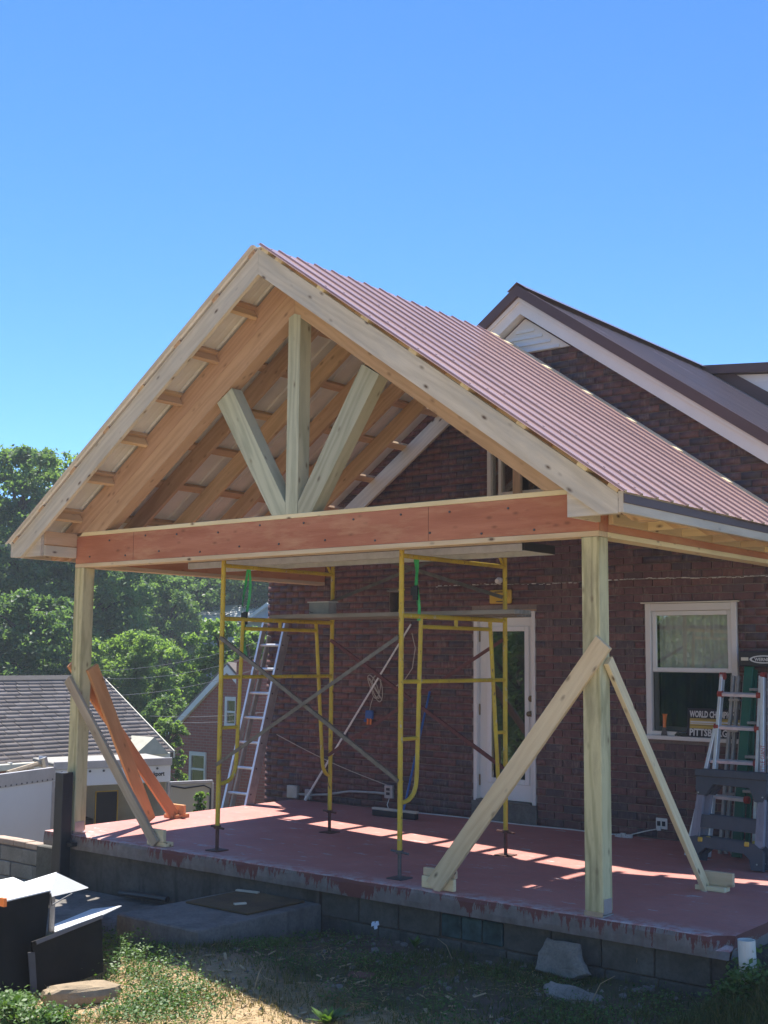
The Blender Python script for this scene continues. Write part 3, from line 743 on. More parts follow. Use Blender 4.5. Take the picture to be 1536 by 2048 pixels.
# bricks
BL, BH, BJ = .2, .0665, .0105
recs = []
zc = -.22; row = 0
while zc < HZ:
    x = HX0 - (.105 if row % 2 else 0) + 0.0; 
    while x < HX1:
        a, b = max(x, HX0), min(x+BL, HX1); z0, z1 = zc, zc+BH
        lim = XC+.10 + (HZ-z1)/HS; a = max(a, 2*(XC+.10)-lim); b = min(b, lim)
        segs = [(a, b)]
        for (u0, u1, w0, w1) in op:
            if z1 > w0-.004 and z0 < w1+.004:
                ns = []
                for (p_, q_) in segs:
                    if q_ <= u0 or p_ >= u1: ns.append((p_, q_)); continue
                    if p_ < u0-.008: ns.append((p_, u0-.008))
                    if q_ > u1+.008: ns.append((u1+.008, q_))
                segs = ns
        for (p_, q_) in segs:
            if q_-p_ > .02: recs.append((p_, q_, z0, z1))
        x += BL+BJ
    zc += BH+BJ; row += 1
# bricks that show largest become single pieces
def pix(x, z):
    d = Vector((x, D, z))-CP; f = d.dot(CF); return 768+FPX*d.dot(CR)/f, 1024-FPX*d.dot(CU)/f, f
sc_ = []
for i, (a, b, z0, z1) in enumerate(recs):
    px, py, f = pix((a+b)/2, (z0+z1)/2)
    full = b-a > .19
    vis = full and px < 1525 and ((1080 < px < 1160 and 1090 < py < 1680) or (1225 < px < 1285 and 1100 < py < 1660) or (1225 < px < 1520 and 1120 < py < 1200) or (1300 < px < 1420 and 1480 < py < 1690))
    sc_.append((f if vis else 1e9, i))
single = {i for f, i in sorted(sc_)[:300] if f < 1e9}
variants = []
bmesh_v = MB().box((-BL/2, -.014, -BH/2), (BL/2, .02, BH/2), ch=.003)
for k in range(16):
    me = bmesh_v.mesh('brick'); fix_normals(me); me.materials.append(BRICK)
    at_ = me.attributes.new('rnd', 'FLOAT', 'FACE'); at_.data.foreach_set('value', [(k+.5)/16]*len(me.polygons)); variants.append(me)
wallpart = bpy.data.objects['wall']
Vb = []; Fb = []; Ab = []
for i, (a, b, z0, z1) in enumerate(recs):
    dy = random.uniform(-.003, .003); tx = random.uniform(-.004, .004)
    if i in single:
        obj('brick', variants[random.randrange(16)], BRICK, wallpart, matrix=Matrix.Translation(((a+b)/2, D+.006+dy, (z0+z1)/2)) @ Matrix.Rotation(tx*3, 4, 'Z') @ Matrix.Rotation(random.uniform(-.006, .006), 4, 'Y'))
        continue
    r_ = random.random(); y0, y1 = D-.008+dy, D+.02; base = len(Vb); j = [random.uniform(-.002, .002) for _ in range(4)]
    Vb += [(a, y0-tx, z0+j[0]), (b, y0+tx, z0+j[1]), (b, y0+tx, z1+j[2]), (a, y0-tx, z1+j[3]), (a, y1, z0), (b, y1, z0), (b, y1, z1), (a, y1, z1)]
    for f_ in ((0,1,2,3),(1,5,6,2),(4,0,3,7),(3,2,6,7),(4,5,1,0)): Fb.append([base+q_ for q_ in f_]); Ab.append(r_)
me = npmesh('bricks', np.array(Vb), np.array(Fb), Ab); obj('bricks', me, BRICK, wallpart, kind='stuff')
# old mortar line where a former roof met the wall
mb = MB(); x = -4.1; 
while x < .6:
    l = random.uniform(.008, .05); zz = 2.545 + .010*math.sin(x*3) + random.uniform(-.006, .006); h = random.uniform(.0015, .006)
    mb.box((x, D-.018, zz-h), (x+l, D-.002, zz+h)); x += l + (random.uniform(.0, .05) if x < -1.7 else random.uniform(-.004, .012))
obj('old_mortar_line', mb, PAPER, house, kind='stuff')
# vent hole
obj('vent_hole', MB().box((-4.79, D+.16, 2.27), (-4.64, D+.18, 2.50)), DARKI, house)
obj('vent_lintel', MB().box((-4.82, D-.02, 2.502), (-4.61, D+.02, 2.53), ch=.003), CONC, house)
# patched mortar and stains at the corner
# --- door
dr = obj('door', MB().box((-3.535, D+.045, .225), (-2.835, D+.085, 2.19), ch=.004), WHITEV, house)
obj('door_frame', MB().box((-3.583, D-.012, .02), (-3.537, D+.10, 2.248), ch=.003).box((-2.833, D-.012, .02), (-2.787, D+.10, 2.248), ch=.003).box((-3.536, D-.010, 2.193), (-2.834, D+.10, 2.247), ch=.003), WHITE, dr)
obj('lite_frame', MB().box((-3.43, D+.028, .40), (-3.375, D+.0445, 2.09), ch=.006).box((-2.945, D+.028, .40), (-2.89, D+.0445, 2.09), ch=.006).box((-3.374, D+.029, 2.035), (-2.946, D+.0445, 2.09), ch=.006).box((-3.374, D+.029, .40), (-2.946, D+.0445, .455), ch=.006), WHITEV, dr)
obj('door_backing', MB().box((-3.374, D+.0425, .456), (-2.946, D+.0442, 2.034)), DARKI, dr)
obj('pane', MB().box((-3.374, D+.034, .456), (-2.946, D+.037, 2.034)), GLASS, dr)
for z in (.42, 1.18, 1.98): obj('hinge', MB().box((-3.545, D+.028, z-.06), (-3.525, D+.046, z+.06), ch=.003), BRASS, dr)
def knob(z, r, l):
    mb = MB().tube([(-2.865, D+.046, z), (-2.865, D+.036, z)], .033, 14).tube([(-2.865, D+.04, z), (-2.865, D+.01, z), (-2.865, D-.002, z), (-2.865, D-.02, z), (-2.865, D-.028, z)], [.012, .012, r, r, r*.6], 14); return mb
obj('deadbolt', MB().tube([(-2.865, D+.046, 1.315), (-2.865, D+.025, 1.315), (-2.865, D+.018, 1.315)], [.034, .034, .026], 14), BRASS, dr)
obj('knob', knob(1.155, .028, 0), BRASS, dr)
obj('threshold', MB().box((-3.60, D-.03, .004), (-2.77, D+.12, .205), ch=.006).box((-3.535, D-.035, .207), (-2.835, D+.1, .222)), CONC, house, label='rough concrete sill under the door')
obj('door_lintel_wood', MB().box((-3.60, D-.006, 2.252), (-2.77, D+.06, 2.268)), FIR, house)
# --- window
wn = obj('window', MB().box((-1.483, D-.03, .985), (-1.425, D+.09, 2.298), ch=.004).box((-.585, D-.03, .985), (-.527, D+.09, 2.298), ch=.004).box((-1.424, D-.028, 2.225), (-.586, D+.09, 2.297), ch=.004).box((-1.50, D-.07, .965), (-.51, D+.09, 1.005), ch=.004).box((-1.424, D-.028, 1.007), (-.586, D+.09, 1.045)), WHITE, house)
obj('trim_head', MB().box((-1.52, D-.05, 2.30), (-.50, D+.01, 2.312)), CREAM, wn)
def sash(x0, x1, z0, z1, y, w=.042, name='sash'):
    s_ = obj(name, MB().box((x0, y, z0), (x0+w, y+.03, z1), ch=.003).box((x1-w, y, z0), (x1, y+.03, z1), ch=.003).box((x0+w+.0005, y+.001, z0), (x1-w-.0005, y+.029, z0+w), ch=.003).box((x0+w+.0005, y+.001, z1-w), (x1-w-.0005, y+.029, z1), ch=.003), WHITEV, wn)
    obj('pane', MB().box((x0+w+.001, y+.012, z0+w+.001), (x1-w-.001, y+.015, z1-w-.001)), GLASS, s_); return s_
sash(-1.420, -.590, 1.625, 2.222, D+.0)
sash(-1.420, -.590, 1.05, 1.660, D+.034)
obj('insect_screen', MB().box((-1.415, D+.006, 1.05), (-.595, D+.008, 1.622)), m_glass('insect_screen', (.62,.64,.64), -.05), wn)
def curtain(z0, z1, y, mat):
    mb = MB(); n = 60
    for i in range(n):
        a, b = i/n, (i+1)/n; f = lambda t: (-1.38+.76*t, y+.012*math.sin(t*38+2*math.sin(t*9)), 0)
        A, B = f(a), f(b); mb.quad((A[0], A[1], z0), (B[0], B[1], z0), (B[0], B[1], z1), (A[0], A[1], z1))
    return obj('curtain', mb, mat, wn, smooth=True, fix=False)
CURT = simple('curtain_cloth', (.72,.73,.68), .9, var=.12, scale=4)
curtain(1.06, 2.2, D+.085, CURT)
# --- upper window in the gable, half built
uw = obj('upper_window', MB().box((-3.395, D-.02, 3.31), (-3.345, D+.09, 4.05), ch=.003).box((-3.255, D-.005, 3.31), (-3.215, D+.08, 4.05), ch=.003).box((-3.344, D-.018, 3.31), (-3.256, D+.08, 3.36)).box((-2.60, D-.02, 3.31), (-2.545, D+.09, 4.05), ch=.003).box((-3.344, D-.018, 4.0), (-2.601, D+.09, 4.05), ch=.003).box((-3.214, D-.004, 3.52), (-2.601, D+.08, 3.565), ch=.003), CREAM, house)
obj('pane', MB().box((-3.343, D+.03, 3.362), (-2.602, D+.034, 3.998)), GLASS, uw)
obj('dark_room_sheet', MB().box((-3.343, D+.09, 3.362), (-2.602, D+.094, 3.998)), DARKI, uw)  # flat dark sheet painting the shade of the room behind the glass
board('stud', (-2.975, D-.045, 3.42), (-2.975, D-.045, 4.06), .10, .045, (0,-1,0), FIR, uw)
HXC = XC+.10
# --- roof of the house
hroof = thing  # (name kept free)
HTH = math.atan(HS); hc, hs_ = math.cos(HTH), math.sin(HTH)
YO = D-.19                                    # rake overhang
Yd = on('x', HXC, 1399, 718).y                 # where the dormer starts along the ridge
HRZ = HZ+.20
rf = obj('roof_deck', MB().poly([(HXC, YO+.02, HRZ-.03), (HXC+4.3, YO+.02, HRZ-.03-4.3*HS), (HXC+4.3, YO+.02, HRZ-.15-4.3*HS), (HXC, YO+.02, HRZ-.15), (HXC-3.7, YO+.02, HRZ-.15-3.7*HS), (HXC-3.7, YO+.02, HRZ-.03-3.7*HS)], (0, 9.2, 0)), BROWNM, house)
for s in (1, -1):
    nrm = Vector((s*hs_, 0, hc)); sv = Vector((s*hc, 0, -hs_)); org = Vector((HXC, 0, HRZ-.028))
    y = YO+.0; k = 0
    while y < (Yd+.3 if s > 0 else YO+2.0):
        roof_panel('roof_panel', org + nrm*(.0012*(k % 2)), sv, nrm, Vector((0,1,0)), y, y+.928, .09, 5.5 if s > 0 else 4.8, ROOFH, ROOFU, rf, h=.012); y += .916; k += 1
    # rake: brown metal over white frieze
    def strip(z0, z1, ya, yb, xa, xb, mat, name):
        A = lambda x_, dz: (HXC+s*x_, 0, HRZ-HS*x_+dz)
        p = [A(xa, z1), A(xb, z1), A(xb, z0), A(xa, z0)]
        return prism(name, [(q_[0], ya, q_[2]) for q_ in p], (0, yb-ya, 0), mat, house, xdir=(s, 0, -HS))
    EXT = 4.5 if s > 0 else 3.72
    strip(-.115, .012, YO-.02, YO+.018, .0, EXT, BROWNM, 'rake_trim')
    strip(-.30, -.118, YO+.045, D-.012, .0, EXT-.05, WHITE, 'rake_board')
    strip(-.165, -.118, YO+.019, D+.05, .0, EXT-.05, WHITE, 'rake_soffit')
mb = MB()
for s in (1, -1):
    a = Vector((HXC, YO-.02, HRZ+.045)); b = a+Vector((s*.15*hc, 0, -.15*hs_)); L = Vector((0, Yd-YO+.4, 0))
    mb.add([a, b, b+L, a+L, a+Vector((0,0,-.004)), b+Vector((0,0,-.004)), b+L+Vector((0,0,-.004)), a+L+Vector((0,0,-.004))], [(0,1,2,3),(4,7,6,5),(1,5,6,2),(0,4,5,1)])
obj('ridge_cap', mb, ROOFH, rf)
# triangular louvred vent at the peak
vt = obj('gable_vent', MB().poly([(HXC-.56, D-.035, HZ-.13-.392), (HXC+.56, D-.035, HZ-.13-.392), (HXC, D-.035, HZ-.13)], (0, .03, 0)), WHITE, house)
for k in range(5):
    z = HZ-.13-.385+.075*k; hw = .50-(.075*(k+.6))/HS
    if hw > .05: obj('louvre', MB().box((-hw, 0, 0), (hw, .012, .072)), WHITEV, vt, matrix=Matrix.Translation((HXC, D-.05, z)) @ Matrix.Rotation(-.38, 4, 'X'))
# dormer: shed roof running out from the ridge, white lapped cheek towards us
YDm = Yd+.05
zr0 = HRZ-.02
cheek = obj('dormer_wall', MB().poly([(HXC+.15, YDm+.02, zr0-.12), (HXC+4.2, YDm+.02, zr0-.55), (HXC+4.2, YDm+.02, zr0-4.2*HS-.3), (HXC+.2, YDm+.02, zr0-.40)], (0, 3.5, 0)), WHITE, house)
for k in range(11):
    za = zr0-.30-.19*k; x0 = HXC + .36 + (.30+.19*k-.0)/HS
    if x0 < HXC+4.1:
        pts = [(x0, YDm+.004, za-.19), (HXC+4.19, YDm+.004, za-.19-.0), (HXC+4.19, YDm+.016, za), (max(HXC+.5, x0-.19/HS), YDm+.016, za)]
        mbx = MB().add([pts[0], pts[1], pts[2], pts[3], (pts[0][0], YDm+.02, za-.19), (pts[1][0], YDm+.02, za-.19)], [(0,1,2,3), (0,4,5,1)]); obj('siding', mbx, WHITE, cheek, fix=False)
prism('flashing', [(HXC+.10, YDm-.004, zr0-.06), (HXC+4.2, YDm-.004, zr0-4.1*HS-.06), (HXC+4.2, YDm-.004, zr0-4.1*HS+.2), (HXC+.36, YDm-.004, zr0-.06)], (0, .006, 0), BROWNM, cheek, xdir=(1,0,-HS))
prism('dormer_fascia', [(HXC+.02, YDm-.10, zr0+.02), (HXC+4.4, YDm-.10, zr0-.40), (HXC+4.4, YDm-.10, zr0-.53), (HXC+.1, YDm-.10, zr0-.11)], (0, 3.7, 0), BROWNM, house, xdir=(1,0,-.1))

# ================================================================ THINGS ON AND BY THE BRICK WALL
# leaning extension ladder at the far corner
def ladder(name, label, b0, t0, width, rungs, mat, rail=(.075, .028), wdir=Vector((1,0,0)), group=None, feet=True, rung_r=.017, two=True):
    """b0/t0: bottom and top of the left rail"""
    b0, t0 = Vector(b0), Vector(t0); r = thing(name, b0, label, 'ladder', group); ax = (t0-b0).normalized(); fr = wdir.cross(ax).normalized()
    L = (t0-b0).length
    for k in (0, 1):
        p = b0 + wdir*(width*k); board('rail', p, p+ax*L, rail[1], rail[0], fr, ALUD, r, ch=.004)
        obj('rail_flange', MB().box((0, -rail[1]*.55, rail[0]/2), (L, rail[1]*.55, rail[0]/2+.004)), mat, r, matrix=frame_m(p, p+ax*L, fr))
        if two:
            p2 = p + fr*(-.0-(rail[0]+.014)) + wdir*(.03*(1-2*k)); board('fly_rail', p2+ax*.25, p2+ax*(L*.96), rail[1], rail[0]*.9, fr, ALUD, r, ch=.004)
        if feet: obj('foot', MB().box((0, -.03, -.05), (.09, .03, .05), ch=.004), BLACKP, r, matrix=frame_m(p, p+ax*L, fr))
    n = int(L/rungs)
    for i in range(1, n+1):
        c = b0 + ax*(i*rungs-.12)
        mb = MB(); a = c + wdir*.012; b = c + wdir*(width-.012)
        mb.tube([a, b], rung_r, 8); obj('rung', mb, mat, r)
        for k in (0, 1):
            obj('rung_plug', MB().tube([c + wdir*(width*k-.018*(1-2*k)), c + wdir*(width*k-.014*(1-2*k))], .012, 6), STEEL, r)
    return r
bl = on('y', 2.80, 450, 1610); tl = on('y', 3.42, 527, 1262); ax = (tl-bl).normalized()
ladder('extension_ladder', 'aluminium extension ladder leaning by the left corner of the brick wall', bl-ax*1.25, tl+ax*.10, .37, .305, ALU)
# white container on the scaffold plank
ta, tb = on('y', 1.36, 618, 1228), on('y', 1.36, 657, 1228); tx0, tx1 = ta.x, tb.x; tz = 2.147; tzh = tz+.125
r = thing('plastic_tub', (tx0, 1.42, tz), 'white plastic tub standing on the scaffold plank by the wall', 'tub')
obj('tub_body', MB().box((tx0, 1.36, tz), (tx1, 1.366, tzh)).box((tx0, 1.47, tz), (tx1, 1.476, tzh)).box((tx0, 1.3665, tz), (tx0+.006, 1.4695, tzh)).box((tx1-.006, 1.3665, tz), (tx1, 1.4695, tzh)).box((tx0+.0065, 1.3665, tz), (tx1-.0065, 1.4695, tz+.006)), ALUD, r)
obj('tub_rim', MB().box((tx0-.012, 1.345, tzh+.0005), (tx1+.012, 1.365, tzh+.010)).box((tx0-.012, 1.471, tzh+.0005), (tx1+.012, 1.49, tzh+.010)).box((tx0-.012, 1.3655, tzh+.0005), (tx0+.008, 1.4705, tzh+.010)).box((tx1-.008, 1.3655, tzh+.0005), (tx1+.012, 1.4705, tzh+.010)), CABLEW, r)
obj('tub_handle', MB().tube(arc((tx0-.002, 1.42, tzh-.01), (tx0-.03, 1.35, tzh-.10), (tx0+.06, 1.355, tzh-.10), 8), .004, 6), STEEL, r)
# yellow plate
r = thing('yellow_tool_case', (-3.2, D-.02, 2.33), 'flat yellow plastic case hanging on the brick wall above the door', 'tool case')
obj('case', MB().box((-3.345, D-.055, 2.335), (-3.065, D-.012, 2.485), ch=.012), YELP, r)
for (a, b) in (((-3.27, 2.455), (-3.14, 2.466)), ((-3.25, 2.352), (-3.15, 2.362)), ((-3.235, 2.40), (-3.175, 2.425))): obj('case_slot', MB().box((a[0], D-.058, a[1]), (b[0], D-.0545, b[1])), INKB, r)
obj('wall_lamp', MB().tube([(-3.22, D-.01, 2.59), (-3.22, D-.05, 2.585), (-3.22, D-.09, 2.575)], [.03, .04, .025], 10), WHITEV, label='small white lamp holder on the wall above the yellow case', cat='lamp holder')
# extension pole, white
obj('paint_pole', MB().tube([(-4.43, D-.05, 2.12), (-5.2, D-.075, 1.09), (-5.969, D-.10, .045)], [.011, .012, .014], 8).tube([(-5.955, D-.10, .07), (-5.985, D-.10, .02)], .02, 8), CABLEW, label='thin white pole leaning diagonally against the brick wall', cat='pole')
# coil of cable with blue plug block
r = thing('cable_coil', (-4.957, D-.03, 1.2), 'coil of beige cable hanging on the wall with a blue plug block below', 'cable')
mb = MB()
for k in range(4):
    cx, cz, a, b = -4.955+.03*math.sin(k*2.1), 1.385+.012*math.cos(k*3), .075+.012*k, .135+.008*((k*3) % 4); ph = k*.5
    mb.tube([(cx+a*math.cos(t+ph)*.9, D-.028-.006*k+.006*math.sin(t*2), cz+b*math.sin(t)+.02*math.cos(t+ph)) for t in [2*math.pi*i/22 for i in range(23)]], .0055, 5, cap=False)
mb.tube([(-5.0, D-.03, 1.27), (-5.03, D-.03, 1.2), (-5.045, D-.035, 1.12)], .005, 5)
mb.tube([(-4.93, D-.03, 1.50), (-4.80, D-.03, 1.45), (-4.68, D-.03, 1.40), (-4.55, D-.03, 1.46), (-4.42, D-.03, 1.62), (-4.38, D-.03, 1.85), (-4.43, D-.03, 2.02)], .0055, 5)
obj('cable_loops', mb, CABLE, r)
obj('plug_block', MB().box((-5.10, D-.06, 1.02), (-4.99, D-.02, 1.12), ch=.01).box((-5.12, D-.05, .985), (-5.09, D-.03, 1.02)), BLUEP, r)
for dx in (-.072, -.028): obj('plug', MB().tube([(-4.99+dx, D-.045, 1.03), (-4.99+dx, D-.05, .955)], .013, 8), ORANGE, r)
# long cord drooping from the ladder to the box
mb = MB(); pts = []
for i in range(17):
    t = i/16; p = Vector((-6.55, D-.03, .77)).lerp(Vector((-4.745, D-.03, .27)), t); p.z -= .035*math.sin(math.pi*t); pts.append(p)
mb.tube(pts, .005, 5); obj('drooping_cord', mb, CABLE, label='thin pale cord drooping across the wall to the junction box', cat='cord')
# conduit and junction boxes
r = thing('conduit', (-5.2, D-.03, .05), 'grey conduit pipe with two boxes along the foot of the brick wall', 'conduit')
obj('pipe', MB().tube([(-6.20, D-.035, .07), (-5.97, D-.035, .075), (-5.7, D-.035, .10), (-5.34, D-.035, .165), (-4.95, D-.035, .18), (-4.73, D-.035, .18)], .014, 8), ALUD, r)
obj('corner_box', MB().box((-6.33, D-.07, .02), (-6.16, D-.012, .17), ch=.008).box((-6.04, D-.06, .02), (-5.95, D-.012, .14), ch=.006), ALUD, r)
bx_ = obj('junction_box', MB().box((-4.80, D-.06, .13), (-4.68, D-.012, .28), ch=.008), ALUD, r)
for dz in (.17, .22): obj('socket', MB().box((-4.765, D-.064, dz), (-4.715, D-.0605, dz+.03)), INKB, bx_)
r = thing('power_cable', (-3, D-.08, 0), 'white extension cord running along the floor at the foot of the wall', 'cord')
obj('cord', MB().tube([(-4.74, D-.035, .13), (-4.75, D-.06, .06), (-4.70, D-.09, .008), (-4.4, D-.07, .008), (-3.75, D-.04, .008), (-3.2, D-.09, .008), (-2.85, D-.10, .008), (-2.35, D-.06, .008), (-1.9, D-.10, .008), (-1.66, D-.06, .02), (-1.5, D-.05, .07), (-1.36, D-.03, .105)], .006, 6), CABLEW, r)
obj('cord_plug', MB().box((-1.385, D-.05, .085), (-1.345, D-.026, .125), ch=.004), CABLEW, r)
r = thing('wall_outlet', (-1.35, D-.02, .1), 'white double outlet low on the brick wall under the window', 'outlet')
obj('outlet_plate', MB().box((-1.405, D-.022, .10), (-1.285, D-.008, .205), ch=.004), CABLEW, r)
for k in (0, 1): obj('socket', MB().box((-1.39+.052*k, D-.025, .13), (-1.355+.052*k, D-.0222, .175)), INKB, r)
mb = MB()
for k in range(5): mb.box((-1.78+.03*k, D-.16-.015*(k % 2), .002), (-1.74+.035*k, D-.12-.012*(k % 3), .02+.012*(k % 3)))
obj('rag', mb, PAPER, label='crumpled pale rag on the floor beside the white cord', cat='rag')
# broom with blue handle
r = thing('push_broom', (-4.45, D-.28, 0), 'black push broom with a blue handle standing against the wall', 'broom')
c = on('z', .05, 790, 1626)
obj('bristles', MB().box((c.x-.30, c.y-.035, .003), (c.x+.30, c.y+.035, .065), ch=.006), BLACKP, r)
obj('broom_head', MB().box((c.x-.31, c.y-.03, .066), (c.x+.31, c.y+.03, .092), ch=.006), PINE, r)
obj('handle', MB().tube([(c.x+.12, c.y, .09), (-4.17, D-.03, 1.36)], .012, 8), BLUEP, r)
# on the window sill: putty knife, rag, plaque
r = thing('putty_knife', (-1.28, D-.05, 1.0), 'putty knife with an orange handle standing on the window sill', 'putty knife')
obj('handle', MB().tube([(-1.278, D-.055, 1.085), (-1.276, D-.052, 1.15), (-1.274, D-.05, 1.20), (-1.274, D-.05, 1.215)], [.016, .017, .022, .03], 8), ORANGE, r)
obj('blade', MB().poly([(-1.315, D-.062, 1.006), (-1.245, D-.062, 1.006), (-1.262, D-.056, 1.085), (-1.294, D-.056, 1.085)], (0, .003, 0)), STEEL, r)
mb = MB()
for k in range(7):
    a = k*.9; mb.tube([(-1.12+.05*math.cos(a), D-.05+.01*math.sin(a*2), 1.012+.012*(k % 3)), (-1.10+.06*math.cos(a+1.2), D-.055, 1.02+.015*(k % 2)), (-1.09+.05*math.cos(a+2), D-.045, 1.012)], [.008, .014, .006], 6)
obj('dark_rag', mb, simple('rag_green', (.06,.075,.06), .9), label='small dark crumpled rag on the window sill next to the plaque', cat='rag')
PO = Vector((-1.045, D-.06, 1.008)); tilt = .12
r = thing('plaque', PO, 'black plaque with white and gold lettering leaning on the window sill', 'plaque')
up_ = Vector((0, math.sin(tilt), math.cos(tilt))); nf = Vector((0, -math.cos(tilt), math.sin(tilt)))
Mx = Matrix((Vector((1,0,0)), nf.cross(Vector((1,0,0))), nf)).transposed().to_4x4(); Mx.translation = PO
obj('plaque_board', MB().box((0, 0, -.008), (.58, .275, 0), ch=.002), INKB, r, matrix=Mx)
obj('gold_band', MB().box((.03, .082, .0005), (.55, .178, .0018)), INKY, r, matrix=Mx)
obj('dark_stripe', MB().box((.03, .109, .0020), (.55, .113, .0024)).box((.03, .168, .0020), (.55, .171, .0024)), INKB, r, matrix=Mx)
def ptext(nm, s, size, x, y, mat, z, sx=1.0, bold=.003): text(nm, s, size, Mx @ Vector((x, y, z)), (1,0,0), up_, mat, r, .0005, sx, bold=bold)
ptext('lettering', 'WORLD CHAMPIONS', .084, .028, .190, INKW, .002, .60)
obj('pale_band', MB().box((.035, .122, .0020), (.30, .130, .0024)).box((.035, .136, .0020), (.54, .152, .0024)), INKW, r, matrix=Mx)
ptext('lettering', 'PITTSBURGH', .092, .028, .014, INKW, .002, .84)

# ---- articulated ladder, folded, in front of the window
def tapered(y, zs, xs_l, xs_r): pass
r = thing('folding_ladder', (-.25, 2.75, 0), 'aluminium folding ladder with red plastic joints leaning in front of the window', 'ladder')
yt, yb = 3.16, 2.84
def LP(px, py, z): # point of the ladder face at a height
    t = z/1.66; return on('y', yb+(yt-yb)*t, px, py)
L_in = [on('y', 3.14, 1445, 1350), on('y', 2.98, 1424, 1530), on('y', 2.87, 1416, 1700)]
R_in = [on('y', 3.14, 1523, 1352), on('y', 2.98, 1513, 1535), on('y', 2.87, 1508, 1712)]
for side, pts in (('l', L_in), ('r', R_in)):
    for a, b in zip(pts[:-1], pts[1:]): pass
    a, b = pts[0], Vector((pts[2].x, pts[2].y, .01)); board('inner_rail', b, a, .03, .065, (0,-1,.1), ALU, r)
# outer rails flare away below the second rung
a = on('y', 3.06, 1432, 1455); b = on('y', 2.92, 1399, 1600); d = (b-a); b = a + d*(a.z-.01)/(a.z-b.z); board('outer_rail', b, a, .03, .06, (0,-1,.1), ALU, r)
a = on('y', 3.10, 1527, 1355); b = Vector((a.x+.05, 2.84, .01)); board('outer_rail', b, a, .034, .065, (0,-1,.1), ALU, r)
a = Vector((a.x+.055, 3.13, 1.62)); b = Vector((a.x+.06, 2.86, .01)); ro = board('outer_rail', b, a, .03, .07, (0,-1,.1), ALU, r)
for (pl, pr_) in (((1441, 1388), (1519, 1391)), ((1434, 1454), (1515, 1458)), ((1417, 1521), (1513, 1527)), ((1424, 1592), (1494, 1600))):
    t = 1-(pl[1]-1350)/350; yy = 2.90+.22*t
    A, B = on('y', yy, *pl), on('y', yy, *pr_); x_ = (B-A); rg = board('rung', A, B, .045, .03, (0,-.3,1), ALU, r)
    for q_ in (A, B): obj('red_joint', MB().tube([q_+Vector((-.022,0,0)), q_+Vector((.022,0,0))], .032, 8), REDP, rg)
for px in (1445, 1527): q_ = on('y', 3.14, px, 1352); obj('hinge_knob', MB().tube([q_+Vector((-.02,0,.0)), q_+Vector((.025,0,0))], .035, 10), REDP, r)
tx = on('y', 2.93, 1530, 1548); t2 = on('y', 3.03, 1524, 1450); tx.y -= .05; t2.y -= .05
dv = (t2-tx).normalized()
text('rail_lettering', 'LITTLE GIANT', .055, Vector((tx.x+.03, tx.y-.03, tx.z)), dv, Vector((-1,0,0)), INKR, ro, .001, .75)

# ---- green fibreglass step ladder behind, with a black top
r = thing('green_step_ladder', (-.15, 3.2, 0), 'green fibreglass step ladder with a black top cap leaning on the wall by the window', 'ladder')
xg = -.36
for (x0, mat) in ((xg, GREENF), (xg+.44, GREENF)):
    board('rail', (x0+.03-.02*(x0 > xg), 3.02, .01), (x0+.03, 3.42, 1.70), .085, .045, (0,-1,.2), mat, r)
    board('rear_rail', (x0+.05, 3.20, .01), (x0+.05, 3.50, 1.66), .04, .03, (0,-1,.2), mat, r)
obj('top_cap', MB().box((xg-.05, 3.36, 1.69), (xg+.58, 3.58, 1.83), ch=.01), BLACKP, r)
for i in range(5):
    z = .28+.3*i; yy = 3.02+.4*z/1.7; obj('step', MB().box((xg+.06, yy-.05, z-.012), (xg+.42, yy+.03, z+.012), ch=.003), ALUD, r)
# oval logo on the cap
cx, cz, yl = xg+.19, 1.755, 3.357
ell = [(cx+.13*math.cos(t), yl, cz+.034*math.sin(t)) for t in [2*math.pi*i/28 for i in range(28)]]
lg = obj('logo_oval', MB().poly([(cx+.135*math.cos(t), yl, cz+.037*math.sin(t)) for t in [2*math.pi*i/28 for i in range(28)]], (0, -.001, 0)), INKW, r)
obj('logo_field', MB().poly([(cx+.112*math.cos(t), yl-.0015, cz+.026*math.sin(t)) for t in [2*math.pi*i/28 for i in range(28)]], (0, -.001, 0)), INKB, r)
text('logo_lettering', 'WERNER', .042, (cx-.085, yl-.004, cz-.015), (1,0,0), (0,0,1), INKW, r, .0005, .95, bold=.001)
obj('cap_label', MB().box((cx-.215, yl-.002, cz-.012), (cx-.145, yl, cz+.018)), CREAM, r)
# a second aluminium ladder standing behind
r = thing('aluminium_step_ladder', (-.5, 3.3, 0), 'narrow aluminium step ladder folded flat between the window and the green ladder', 'ladder')
for i, x in enumerate((-.50, -.46, -.41)): board('rail', (x-.02, 3.10+.03*i, .01), (x+.02, 3.40+.03*i, 1.60), .026, .05, (0,-1,.2), ALUD, r)
for i in range(5): obj('step', MB().box((-.50, 3.12+.05*i, .25+.28*i), (-.40, 3.2+.05*i, .27+.28*i)), ALUD, r)

